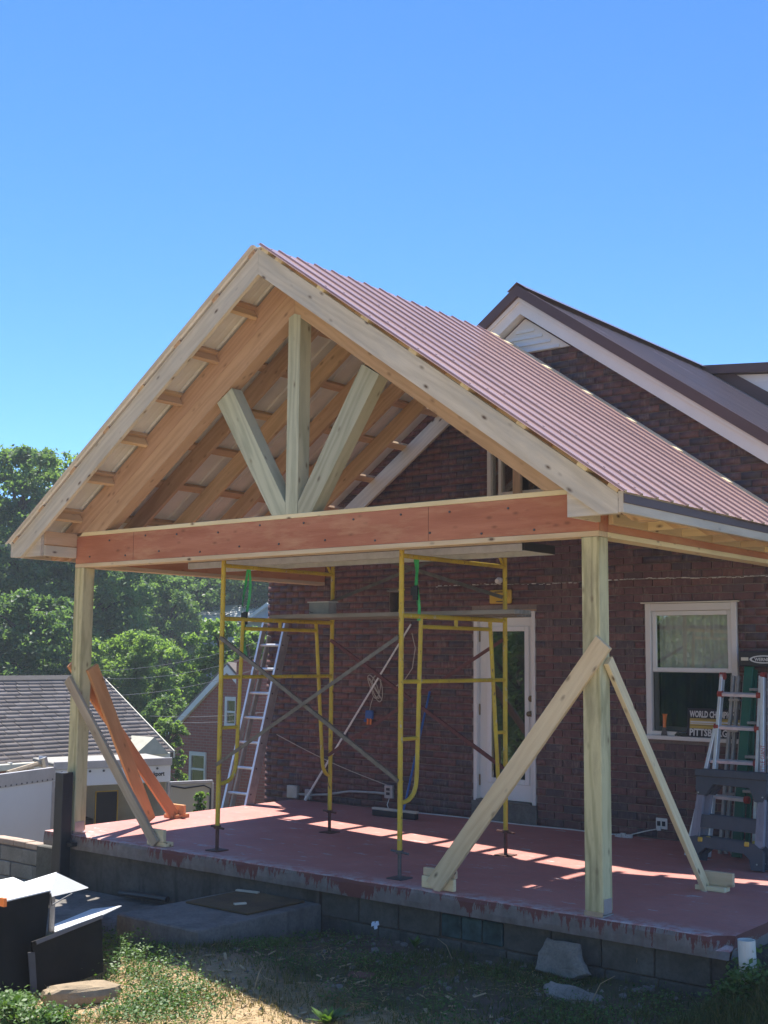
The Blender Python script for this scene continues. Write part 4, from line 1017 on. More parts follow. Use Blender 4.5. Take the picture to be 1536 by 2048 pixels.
# ---- folded plastic sawhorses leaning in front
def sawhorse(name, label, off, mir=0):
    x0, x1 = -.50+off[0], .135+off[0]; y_t, y_b = 2.66+off[1], 2.50+off[1]
    r = thing(name, ((x0+x1)/2, y_b, 0), label, 'sawhorse', 'folded sawhorses')
    Mx = frame_m((x0, y_b, 0), (x1, y_b, 0), Vector((0, y_t-y_b, .80)).normalized().cross(Vector((1,0,0))) * -1)
    # local X along width, Y up the face, Z towards the wall/viewer
    X_ = Vector((1,0,0)); Y_ = Vector((0, y_t-y_b, .80)).normalized(); Z_ = X_.cross(Y_)
    Mx = Matrix((X_, Y_, Z_)).transposed().to_4x4(); Mx.translation = Vector((x0, y_b, .002)); w = x1-x0
    h = .80
    top = [(0, h-.17), (0, h-.035), (.0, h), (w, h), (w, h-.17), (w-.03, h-.24), (w-.10, h-.24), (w-.15, h-.13), (.16, h-.12), (.09, h-.22), (.03, h-.22)]
    obj('top_beam', MB().poly([(a, b, 0) for a, b in top], (0, 0, .055)), SAWP, r, matrix=Mx)
    obj('top_ledge', MB().box((-.008, h-.06, .0555), (w+.008, h, .075), ch=.004), SAWP, r, matrix=Mx)
    for (a, b) in ((.012, -.03), (w-.075, w-.075)):
        q_ = [(a, h-.215), (a+.062, h-.215), (b+.075 if a < .1 else w-.01, .20), (b if a < .1 else w-.085, .14 if a > .1 else .17)]
        obj('grey_leg', MB().poly([(x_, y_, .004) for x_, y_ in q_], (0, 0, .04)), GREYP, r, matrix=Mx)
        for j in range(3):
            obj('leg_rib', MB().box((a+.012+.016*j, .24, .0445), (a+.018+.016*j, h-.23, .048)), GREYP, r, matrix=Mx)
    obj('cross_bar', MB().poly([(.05, .31, .01), (w-.08, .30, .01), (w-.08, .41, .01), (.05, .42, .01)], (0, 0, .02)), SAWP, r, matrix=Mx)
    low = [(-.03, .22), (.03, .235), (w-.09, .215), (w-.005, .16), (w+.0, .0), (w-.10, .0), (w-.12, .085), (w-.17, .125), (.12, .14), (.06, .085), (.05, .02), (.0, .02), (-.02, .10)]
    obj('leg_base', MB().poly([(a, b, .0) for a, b in low], (0, 0, .055)), SAWP, r, matrix=Mx)
    for x_ in (.075, w-.145): obj('yellow_latch', MB().box((x_-.022, .185, .0555), (x_+.022, .225, .068), ch=.006), YELP, r, matrix=Mx)
    for (x_, y_) in ((.03, h-.20), (w-.03, h-.20), (w-.05, .05)): obj('bolt', MB().tube([Vector((x_, y_, .055)), Vector((x_, y_, .062))], .007, 8), GALV, r, matrix=Mx)
sawhorse('sawhorse', 'folded black plastic sawhorse with grey legs standing in front of the ladders', (0, 0))
sawhorse('sawhorse', 'second folded black sawhorse tucked directly behind the front one', (.035, .085))

# ================================================================ SMALL THINGS OUTSIDE
r = thing('black_downpipe', (-5.845, -.10, -.5), 'square black metal post rising beside the farther porch post', 'post')
obj('pipe', MB().box((-5.91, -.165, -.75), (-5.785, -.04, .60), ch=.006), BLACKP, r)
obj('bracket', MB().box((-5.784, -.10, -.10), (-5.70, -.03, -.06), ch=.004), BLACKP, r)
r = thing('white_pipe', (1.05, -.1, -.2), 'short white plastic pipe standing up from the grass at the slab corner', 'pipe')
pc = on('x', 1.05, 1497, 1905); mb = MB(); n = 20
for k in range(n):
    a0, a1 = 2*math.pi*k/n, 2*math.pi*(k+1)/n; lean = .012
    P_ = lambda a, rr, z: (pc.x+rr*math.cos(a)-lean*(z > 0), pc.y+rr*math.sin(a), z)
    zt_, zb_ = pc.z+.075, pc.z-.25
    mb.quad(P_(a0,.054,zb_), P_(a1,.054,zb_), P_(a1,.054,zt_), P_(a0,.054,zt_)); mb.quad(P_(a1,.048,zb_), P_(a0,.048,zb_), P_(a0,.048,zt_), P_(a1,.048,zt_)); mb.quad(P_(a0,.054,zt_), P_(a1,.054,zt_), P_(a1,.048,zt_), P_(a0,.048,zt_))
obj('pipe_wall', mb, CABLEW, r)
def gpt(px, py):
    z = -.45
    for _ in range(8): p = on('z', z, px, py); z = gz(p.x, p.y)
    return p
def rock(name, c, size, seed, mat, label, cat, rot=0, flat=1.0, group=None):
    import bmesh
    bm = bmesh.new(); bmesh.ops.create_icosphere(bm, subdivisions=3, radius=1)
    for v in bm.verts:
        p = v.co.copy(); k = 1 + .35*noise.noise(p*1.1+Vector((seed*7,0,0))) + .12*noise.noise(p*3+Vector((0,seed*5,0))) + .04*noise.noise(p*9)
        q_ = Vector((math.copysign(abs(p.x)**.6, p.x), math.copysign(abs(p.y)**.6, p.y), math.copysign(abs(p.z)**.45, p.z)))*k
        v.co = Vector((q_.x*size[0], q_.y*size[1], q_.z*size[2]))
    me = bpy.data.meshes.new(name); bm.to_mesh(me); bm.free()
    return obj(name, me, mat, label=label, cat=cat, group=group, matrix=Matrix.Translation(c) @ Matrix.Rotation(rot, 4, 'Z'))
def slabstone(c, pts, u, v, th, label, seed):
    rs_ = random.Random(seed); u, v = Vector(u).normalized(), Vector(v).normalized(); n_ = u.cross(v); mb = MB(); N_ = []
    for i in range(len(pts)):
        a, b = pts[i], pts[(i+1) % len(pts)]
        for k in range(4): t = k/4; N_.append((a[0]+(b[0]-a[0])*t+rs_.uniform(-.006, .006), a[1]+(b[1]-a[1])*t+rs_.uniform(-.006, .006)))
    m = len(N_); c = Vector(c)
    rings = [(1.0, -th/2), (1.02, 0), (.96, th*.42), (.6, th*.5)]
    for (k, h) in rings: mb.v += [tuple(c + u*(x*k) + v*(y*k) + n_*(h+rs_.uniform(-.004, .004))) for x, y in N_]
    for q_ in range(3):
        for i in range(m): j = (i+1) % m; mb.f.append((q_*m+i, q_*m+j, (q_+1)*m+j, (q_+1)*m+i))
    mb.f.append(tuple(range(3*m, 4*m))); mb.f.append(tuple(range(m))[::-1]); mb.mi = [0]*len(mb.f)
    obj('flat_stone', mb, STONE, label=label, cat='stone')
slabstone((-.27, -.10, -.30), [(-.20, -.10), (-.19, .02), (-.14, .12), (.13, .13), (.15, .06), (.24, -.05), (.10, -.11)], (1, -.12, 0), (0, .35, 1), .05, 'broad pale stone leaning against the block foundation', 1)
slabstone((.06, -.53, -.385), [(-.20, .03), (-.17, .09), (.0, .08), (.20, .03), (.19, -.05), (.0, -.09), (-.14, -.06)], (1, .25, -.05), (-.25, 1, .3), .045, 'flat grey stone lying on the grass in front of the leaning stone', 2)
rock('stone_slab', gpt(160, 2008)+Vector((0,0,.06)), (.24, .09, .065), 5, simple('sandstone', (.33,.25,.16), .9, var=.25, scale=7, bump=.6), 'long brown stone lying in the weeds below the black bin', 'stone', 1.15)
rock('small_stone', on('z', -.40, 570, 1828), (.07, .04, .03), 8, STONE, 'small pale stone near the corner of the concrete step', 'stone', .2)
rock('small_stone', on('z', -.42, 910, 2012), (.06, .03, .02), 9, STONE, 'small pale stone in the dark grass below the middle of the porch', 'stone', .9)
c = on('z', -.425, 722, 1962); obj('brick_piece', MB().box((-.09, -.05, 0), (.09, .05, .045), ch=.006), simple('loose_brick', (.17,.075,.06), .9, var=.25, bump=.4), matrix=Matrix.Translation(c) @ Matrix.Rotation(.5, 4, 'Z') @ Matrix.Rotation(.12, 4, 'X'), label='broken red brick lying in the shaded yard', cat='brick')
mb = MB(); c = on('y', -.25, 748, 1858)
for k in range(9):
    a = Vector((random.uniform(-.02, .015), random.uniform(-.02, .02), random.uniform(-.03, .03))); mb.add([c+a, c+a+Vector((.025, .01*k/4, .01)), c+a+Vector((.018, .012, .03)), c+a+Vector((-.006, .008, .025))], [(0,1,2,3)])
obj('plastic_scrap', mb, simple('plastic_white', (.62,.66,.72), .5, var=.1), label='crumpled white plastic scrap caught on a weed by the foundation', cat='scrap', fix=False)
obj('black_hose', MB().tube([on('y', -.06, 240, 1786), on('y', -.06, 285, 1791), on('y', -.06, 335, 1799)], .028, 8), BLACKP, label='black drain hose lying along the foot of the foundation', cat='hose')

# block garden wall left of the slab
r = thing('block_wall', (-7.3, .25, -1.2), 'low grey block wall capped with bricks at the left end of the porch', 'wall')
obj('wall_core', MB().box((-9.4, .27, -1.6), (-6.27, .42, -.27)), MORTAR, r)
bm_ = MB().box((0, 0, 0), (.385, .05, .145), ch=.006).mesh('wall_block'); fix_normals(bm_); bm_.materials.append(m_concrete('wall_block', (.34,.32,.28), (.20,.18,.155), 3, .3))
for c in range(6):
    for k in range(8):
        x = -9.35 + k*.396 - (.2 if c % 2 else 0)
        if -9.5 < x < -6.62: obj('block', bm_, BLOCKM, r, matrix=Matrix.Translation((x, .245+random.uniform(-.006, .006), -.43-.155*c)))
cap = MB().box((0, 0, 0), (.195, .14, .055), ch=.005).mesh('cap_brick'); fix_normals(cap); cap.materials.append(simple('cap_brick', (.40,.30,.23), .9, var=.2, bump=.3))
for k in range(15): obj('cap_brick', cap, STONE, r, matrix=Matrix.Translation((-9.38+.205*k, .24+random.uniform(-.008, .008), -.268+random.uniform(-.004, .004))))
obj('end_pier', MB().box((-6.62, .16, -1.6), (-6.28, .30, -.20), ch=.01), BLOCKM, r)

# black bin with white lined flaps at lower left
r = thing('black_bin', on('z', -.6, 100, 1960), 'black panelled bin with white flaps open at the lower left of the yard', 'bin')
BLK = simple('black_board', (.010,.009,.008), .7, var=.5, scale=4, spec=.25); BLK2 = simple('grey_edge', (.075,.072,.078), .7, var=.2)
BK = 1.0
WHT = simple('white_liner', (.80,.80,.79), .4, var=.03)
BK = (gpt(76, 1990)-CP).dot(CF)/6.95
def pp(px, py, d): return at(px, py, d*BK)
def sheet(name, pts, mat, thick=.012):
    """flat panel: the first three corners fix its plane, the others lie in it"""
    A_, B_, C_ = [at(p[0], p[1], p[2]*BK) for p in pts[:3]]; n_ = (B_-A_).cross(C_-A_).normalized()
    if n_.dot(CP-A_) < 0: n_ = -n_
    P_ = [A_, B_, C_]
    for p in pts[3:]: d_ = ray(p[0], p[1]); P_.append(CP + d_*((A_-CP).dot(n_)/d_.dot(n_)))
    return obj(name, MB().poly(P_, -n_*thick), mat, r)
sheet('side_panel', [(-60, 1822, 6.72), (101, 1782, 7.25), (78, 1990, 6.98), (-60, 2025), ][:3] + [(-60, 2025)], BLK)
sheet('end_panel', [(101, 1783, 7.25), (111, 1797, 7.45), (108, 1866, 7.42), (98, 1862)], BLK2, .006)
sheet('flap', [(-60, 1818, 6.72), (101, 1780, 7.25), (113, 1744, 7.95), (48, 1764), (26, 1754), (-60, 1772)], WHT, .008)
sheet('flap', [(101, 1781, 7.245), (104, 1793, 7.22), (177, 1775, 7.5), (113, 1745)], WHT, .008)
sheet('front_panel', [(64, 1884, 6.93), (203, 1833, 7.25), (207, 1944, 7.22), (74, 1992)], BLK)
sheet('panel_rim', [(72, 1881, 6.90), (205, 1829, 7.23), (206, 1836, 7.22), (74, 1889)], BLK2, .010)
sheet('corner_batten', [(56, 1905, 6.90), (70, 1905, 6.92), (75, 1990, 6.90), (62, 1986)], BLK2, .012)
sheet('liner', [(109, 1864, 7.30), (205, 1829, 7.34), (243, 1811, 7.75), (180, 1818), (110, 1836)], WHT, .006)
obj('orange_tab', MB().box((0, 0, 0), (.05, .02, .05)), ORANGE, r, matrix=Matrix.Translation(pp(-2, 1812, 6.55)))
obj('prop_wire', MB().tube([pp(101, 1786, 7.0), pp(104, 1810, 7.05), pp(145, 1787, 7.12)], .005, 5), STEEL, r)

# ================================================================ NEIGHBOURHOOD
def m_shingle():
    m, nt, b, o = newmat('shingle_brown'); g = NT(nt); a = g.attr('rnd'); v = g.n('NewGeometry').outputs['Position']
    c = g.ramp(a, [(0., (.19,.155,.135)), (.35, (.23,.19,.165)), (.7, (.27,.225,.195)), (1., (.31,.26,.23))])
    n = g.noise(v, 1.1, 4, .6); c = g.mix(g.math('MULTIPLY', g.ramp(n, [(.4, 0.), (.7, 1.)]), .35), c, (.14,.12,.11))
    g.L(c, b.inputs['Base Color']); b.inputs['Roughness'].default_value = .9; return m
SHING = m_shingle()
def m_farbrick(name, c1, c2, mort):
    m, nt, b, o = newmat(name); g = NT(nt); v = g.n('NewGeometry').outputs['Position']; s = g.sep(v)
    cb = g.n('CombineXYZ'); g.L(g.math('ADD', s[0], s[1]), cb.inputs[0]); g.L(s[2], cb.inputs[1])
    t = g.n('TexBrick'); g.L(cb.outputs[0], t.inputs['Vector']); t.inputs['Scale'].default_value = 1.0; t.inputs['Brick Width'].default_value = .215; t.inputs['Row Height'].default_value = .076
    t.inputs['Mortar Size'].default_value = .008; t.inputs['Color1'].default_value = (*c1, 1); t.inputs['Color2'].default_value = (*c2, 1); t.inputs['Mortar'].default_value = (*mort, 1)
    n = g.noise(v, 1.5, 4, .6); c = g.mix(g.math('MULTIPLY', n, .3), t.outputs['Color'], c1)
    g.L(c, b.inputs['Base Color']); b.inputs['Roughness'].default_value = .85; g.L(g.bump(t.outputs['Fac'], -.4, .01), b.inputs['Normal']); return m
FBRICK = m_farbrick('far_brick_red', (.30,.085,.055), (.37,.115,.075), (.32,.20,.16))
def shingles(origin, along, down, L, S, parent, mat=SHING, rowh=.14, sw=.32, lift=Vector((0,0,1))):
    V = []; F = []; A = []; n = int(S/rowh); nrm = along.cross(down).normalized()
    if nrm.z < 0: nrm = -nrm
    rs = random.Random(3)
    for i in range(n):
        x = -rs.random()*sw
        while x < L:
            a, b = max(x, 0), min(x+sw*rs.uniform(.9, 1.0), L); s0, s1 = i*rowh, (i+1)*rowh+.02
            if b > a:
                k = len(V); h0, h1 = .004, .022+rs.uniform(0, .008)
                P = [origin+along*a+down*s0+nrm*h0, origin+along*b+down*s0+nrm*h0, origin+along*b+down*s1+nrm*h1, origin+along*a+down*s1+nrm*h1]
                Q = [origin+along*b+down*s1, origin+along*a+down*s1]
                V += P+Q; F += [(k, k+1, k+2, k+3), (k+3, k+2, k+4, k+5)]; A += [rs.random()]*2
            x += sw
    return obj('shingles', npmesh('shingles', np.array([tuple(p) for p in V]), np.array(F), A), mat, parent, kind='stuff')
# --- low house with a brown shingle roof
h1 = thing('neighbour_house', (-19, 3, -3), 'low brick house with a brown shingle roof and cream gutters beyond the trailer', 'house')
xe, xr, ze, zr_ = -17.0, -19.62, -.42, 1.20; ya, yb = -8., 11.15
rd = obj('roof', MB().poly([(xe, ya, ze), (xr, ya, zr_), (2*xr-xe, ya, ze), (2*xr-xe, ya, ze-.15), (xr, ya, zr_-.15), (xe, ya, ze-.15)], (0, yb-ya, 0)), simple('roof_felt', (.10,.08,.07), .9), h1)
shingles(Vector((xr, ya, zr_+.003)), Vector((0,1,0)), Vector((xe-xr-.03, 0, ze-zr_)).normalized(), yb-ya, math.hypot(xe-xr, ze-zr_)+.05, rd)
obj('ridge_cap', MB().poly([(xr-.16, ya, zr_-.05), (xr+.16, ya, zr_-.05), (xr, ya, zr_+.045)], (0, yb-ya, 0)), simple('ridge_dark', (.05,.045,.045), .9), rd)
obj('rake_board', MB().poly([(xe+.02, yb+.001, ze-.14), (xr, yb+.001, zr_-.14), (xr, yb+.001, zr_+.02), (xe+.02, yb+.001, ze+.02)], (0, .03, 0)), CREAM, rd)
obj('gutter', MB().box((xe+.031, ya, ze-.13), (xe+.15, yb-.2, ze+.0), ch=.015), CREAM, rd)
obj('gutter_strap', MB().box((xe+.03, 0, ze+.001), (xe+.16, .04, ze+.02)), WHITEV, rd)
for k in range(8): obj('gutter_strap', MB().box((xe+.03, 6.2+.62*k, ze+.001), (xe+.16, 6.24+.62*k, ze+.025)), WHITEV, rd)
obj('wall', MB().box((xe-.35, ya+.3, -3.2), (xe-.6, yb-.35, ze-.13)).poly([(xe-.6, yb-.4, -3.2), (2*xr-xe+.6, yb-.4, -3.2), (2*xr-xe+.6, yb-.4, ze-.1), (xr, yb-.4, zr_-.2), (xe-.6, yb-.4, ze-.1)], (0, .05, 0)), FBRICK, h1)
pg = at(307, 1490, 26.2)
obj('entry_gable', MB().poly([(xe+.2, 9.85, ze-.02), (xe+.2, 10.85, ze-.02), (xe+.2, 10.42, ze+.36)], (-1.2, 0, 0)), simple('entry_paint', (.42,.41,.33), .7), h1)
obj('corner_post', MB().box((xe+.0, yb-.42, -3.1), (xe+.12, yb-.30, ze-.14)), WHITE, h1)
# --- brick house with the steep gable
h2 = thing('gable_house', (-19, 15, -3), 'red brick house with a steep gable, white rake and chimney behind the scaffold', 'house')
ax_, az_ = -19.25, 1.28; lx, lz = -21.62, -.55
rx = 2*ax_-lx
wl2 = obj('wall', MB().poly([(lx, 15, -4), (rx+3.2, 15, -4), (rx+3.2, 15, lz), (rx, 15, lz), (ax_, 15, az_), (lx, 15, lz)], (0, .25, 0)), FBRICK, h2)
for s, x_ in ((-1, lx-.12), (1, rx+.12)):
    z_ = lz-.095
    obj('rake_board', MB().poly([(x_, 14.9, z_), (ax_, 14.9, az_), (ax_, 14.9, az_+.20), (x_, 14.9, z_+.16)], (0, .11, 0)), WHITE, h2)
    obj('roof_slope', MB().poly([(x_, 14.92, z_+.16), (ax_, 14.92, az_+.21), (ax_, 14.92, az_+.28), (x_-s*0, 14.92, z_+.24)], (0, 8, 0)), SHING, h2)
obj('chimney', MB().box((-18.76, 14.78, -3.5), (-17.6, 14.99, 1.55)).box((-18.82, 14.74, 1.55), (-17.55, 15.3, 1.62)), FBRICK, h2)
def fwin(x0, x1, z0, z1, par, y=15.0):
    f = obj('window', MB().box((x0, y-.06, z0-.07), (x1, y+.05, z0)).box((x0, y-.05, z1), (x1, y+.05, z1+.10)).box((x0, y-.05, z0), (x0+.08, y+.05, z1)).box((x1-.06, y-.05, z0), (x1, y+.05, z1)).box((x0+.08, y-.045, (z0+z1)/2-.025), (x1-.06, y+.05, (z0+z1)/2+.025)), WHITE, par)
    obj('pane', MB().box((x0+.08, y-.02, z0), (x1-.06, y-.01, z1)), m_pane, f)
    obj('dark_room', MB().box((x0+.08, y-.006, z0), (x1-.06, y-.003, z1)), DARKI, f)
m_pane = m_glass('far_glass', (.6,.65,.65), .12)
fwin(-20.66, -20.02, -1.62, -.92, h2); fwin(-19.34, -18.90, -.02, .56, h2)
# --- far grey house on the slope, and a little shed
h3 = thing('grey_house', at(490, 1300, 60), 'pale grey house with a white metal roof far up the slope', 'house')
c = at(470, 1240, 58); Rz = Matrix.Translation(c) @ Matrix.Rotation(math.radians(20), 4, 'Z')
GREYS = simple('grey_siding', (.42,.45,.50), .7, var=.06)
obj('wall', MB().box((-2.5, 0, -3), (4, 6, 0)), GREYS, h3, matrix=Rz)
obj('gable_front', MB().poly([(.6, -.05, -3), (2.8, -.05, -3), (2.8, -.05, -.1), (1.7, -.05, .65), (.6, -.05, -.1)], (0, .3, 0)), GREYS, h3, matrix=Rz)
obj('roof', MB().poly([(-2.8, -.4, -.1), (-2.8, 3, .85), (-2.8, 6.4, -.1)], (7.2, 0, 0)), WHITEV, h3, matrix=Rz)
obj('front_roof', MB().poly([(.4, -.2, -.25), (1.7, -.2, .62), (3.0, -.2, -.25), (3.0, -.2, -.10), (1.7, -.2, .80), (.4, -.2, -.10)], (0, 1.4, 0)), WHITEV, h3, matrix=Rz)
for x in (1.25, 1.75): 
    f = obj('window', MB().box((x-.2, -.12, -2.2), (x+.2, -.06, -.4), ch=.02), WHITE, h3, matrix=Rz); obj('pane', MB().box((x-.13, -.14, -2.1), (x+.13, -.125, -.5)), DARKI, f, matrix=Rz)
sh = thing('garden_shed', at(360, 1345, 56), 'small pale shed half hidden among the far trees', 'shed')
c = at(360, 1325, 56); Rz = Matrix.Translation(c) @ Matrix.Rotation(math.radians(35), 4, 'Z'); SHD = simple('shed_grey', (.30,.31,.29), .8)
obj('shed_wall', MB().box((-.35, -.3, -2.5), (.35, .6, .22)), SHD, sh, matrix=Rz); obj('shed_roof', MB().poly([(-.45, -.4, .2), (.45, -.4, .2), (.0, -.4, .45)], (0, 1.1, 0)), GREYS, sh, matrix=Rz)
for x in (-.2, .12): obj('shed_window', MB().box((x, -.32, -.05), (x+.14, -.31, .1)), DARKI, sh, matrix=Rz)

# --- white box trailer with its rear doors open
tr = thing('box_trailer', at(220, 1650, 17.6), 'white box trailer with open rear doors and gear inside, left of the porch', 'trailer')
TA = at(108, 1545, 17.0); wd_ = Vector((.335, .942, 0)); bk = Vector((-.942, .335, 0)); TW = 1.70; zt_ = .205; zb_ = -1.75
def TM(o_): 
    Mx = Matrix((wd_, bk, Vector((0,0,1)))).transposed().to_4x4(); Mx.translation = Vector((TA.x, TA.y, 0)); return Mx
Tm = TM(0)      # local X across the rear, Y into the trailer, Z up
TWH = simple('trailer_white', (.78,.79,.80), .35, var=.03, scale=1.5); TCR = simple('trailer_cream', (.52,.47,.37), .5, var=.04, scale=2); TGR = simple('trailer_greyrail', (.50,.48,.48), .4, .3, .1)
obj('body', MB().box((0, .02, zb_), (.04, 1.0, zt_-.02)).box((TW-.04, .02, zb_), (TW, 1.0, zt_-.02)).box((.041, 0.96, zb_), (TW-.041, 1.0, zt_-.02)).box((.041, .02, zb_), (TW-.041, 0.95, zb_+.04)), simple('trailer_lining', (.80,.72,.56), .6, var=.05), tr, matrix=Tm)
obj('roof', MB().box((-.02, -.02, zt_-.018), (TW+.02, 1.02, zt_+.03), ch=.01), simple('trailer_roof', (.30,.28,.245), .7, var=.2, scale=3), tr, matrix=Tm)
hd = obj('header', MB().box((-.01, -.03, zt_-.30), (TW+.01, .018, zt_-.02), ch=.006), TWH, tr, matrix=Tm)
obj('header_rail', MB().box((-.02, -.06, zt_-.06), (TW+.02, -.032, zt_+.05), ch=.006), TGR, hd, matrix=Tm)
for k in range(8): obj('marker_rivet', MB().tube([Vector((.1+.2*k, -.031, zt_-.10)), Vector((.1+.2*k, -.045, zt_-.10))], .016, 8), STEEL, hd, matrix=Tm)
text('lettering', 'Rockport', .088, Tm @ Vector((1.325, -.036, zt_-.205)), wd_, (0,0,1), INKB, hd, .002, .85, bold=.002)
for x in (-.012, TW-.03): obj('door_jamb', MB().box((x, -.03, zb_), (x+.042, .018, zt_-.31)), TGR, tr, matrix=Tm)
# left door swung towards us, right door swung out
dl = Vector((.30, -.954, 0)); A = Tm @ Vector((-.02, -.04, 0))
Dm = Matrix((dl, Vector((-dl.y, dl.x, 0)), Vector((0,0,1)))).transposed().to_4x4(); Dm.translation = Vector((A.x, A.y, 0))
dd = obj('door', MB().box((0, -.02, zb_+.02), (1.75, .02, zt_-.03), ch=.006), TWH, tr, matrix=Dm, label='white trailer door standing open')
obj('door_rail', MB().box((0, -.032, zt_-.20), (1.75, .03, zt_-.02), ch=.004).box((0, -.028, zb_+.02), (.05, .03, zt_-.21)), TGR, dd, matrix=Dm)
for k in range(16): obj('rivet', MB().box((.05+.11*k, .0305, zt_-.19), (.07+.11*k, .036, zt_-.17)), STEEL, dd, matrix=Dm)
dv = Vector((.40, .917, 0)); A = Tm @ Vector((TW+.02, -.02, 0)); Dm2 = Matrix((dv, Vector((-dv.y, dv.x, 0)), Vector((0,0,1)))).transposed().to_4x4(); Dm2.translation = Vector((A.x, A.y, 0))
d2 = obj('door', MB().box((0, -.02, zb_+.02), (.62, .02, zt_-.34), ch=.006), TCR, tr, matrix=Dm2, label='cream inner face of the second open trailer door')
obj('door_rail', MB().box((-.01, -.028, zt_-.339), (.64, .028, zt_-.30)).box((.6205, -.026, zb_+.02), (.655, .026, zt_-.341)), TGR, d2, matrix=Dm2)
obj('wire_loom', MB().tube([Vector((.0, -.03, zt_-.36)), Vector((.2, -.03, zt_-.40)), Vector((.5, -.03, zt_-.37)), Vector((.6, -.03, zt_-.42)), Vector((.61, -.03, zb_+.2))], .01, 5), INKB, d2, matrix=Dm2)
# ladder rack bar on the roof and gear inside
obj('rack_bar', MB().tube([at(15, 1546, 16.4), at(75, 1528, 16.9), at(88, 1530, 16.95)], .035, 6), GREYW, tr)
obj('rack_bracket', MB().tube([at(80, 1518, 16.95), at(88, 1516, 16.95), at(92, 1538, 16.95)], .05, 6), GALV, tr)
BOX = simple('cardboard', (.35,.24,.13), .9)
r = thing('framed_board', Tm @ Vector((1.0, .5, -.92)), 'black board with a brass frame standing inside the trailer', 'board')
obj('board_face', MB().box((.78, .50, -.82), (1.10, .54, -.25)), INKB, r, matrix=Tm)
obj('board_frame', MB().box((.768, .485, -.84), (.782, .499, -.235)).box((1.098, .485, -.84), (1.112, .499, -.235)).box((.783, .485, -.25), (1.097, .499, -.235)).box((.783, .485, -.84), (1.097, .499, -.825)), YELP, r, matrix=Tm)
obj('tool_chest', MB().box((.32, .45, zb_+.045), (.74, .94, -.62), ch=.01), BLACKP, matrix=Tm, label='black tool chest inside the trailer beside the post', cat='tool chest')
obj('yellow_box', MB().box((.36, .25, zb_+.045), (.60, .43, -1.05), ch=.01), YELP, matrix=Tm, label='small yellow box at the front of the trailer floor', cat='box')
obj('gear_pile', MB().box((.76, .55, zb_+.045), (1.62, .94, -.86), ch=.02), simple('dark_canvas', (.05,.042,.036), .9, var=.3), matrix=Tm, label='dark canvas bags piled low in the trailer', cat='bags')
mb = MB()
for k in range(6): mb.tube([(.95+.08*k, .50-.03*(k % 2), -.93+.03*(k % 3)), (1.1+.07*k, .44, -.90+.04*(k % 2)), (1.2+.06*k, .5, -.93)], [.03, .05, .03], 6)
obj('rope_pile', mb, simple('rope_tan', (.42,.37,.30), .9), matrix=Tm, label='pale ropes heaped on the bags in the trailer', cat='rope')

# --- overhead wires
WIRE = simple('wire_grey', (.22,.22,.23), .5)
for i, (a, b, da, db, sg, lab) in enumerate([((200, 1357, ), (640, 1262), 34, 30, .35, 'highest thin wire crossing in front of the far trees'), ((190, 1342), (640, 1238), 34, 31, .3, 'thin wire just above another crossing the far trees'), ((180, 1392), (640, 1290), 30, 28, .3, 'lower thin wire crossing the vine covered mound'),
        ((300, 1432), (640, 1408), 31, 29, .12, 'thin wire in front of the brick gable above its lower window'), ((330, 1445), (640, 1420), 31, 29, .1, 'lowest thin wire crossing the brick gable')]):
    A, B = at(a[0], a[1], da), at(b[0], b[1], db); pts = []
    for k in range(13):
        t = k/12; p = A.lerp(B, t); p.z -= sg*4*t*(1-t); pts.append(p)
    obj('overhead_wire', MB().tube(pts, .0045, 4), WIRE, label=lab, cat='wire', group='overhead wires')

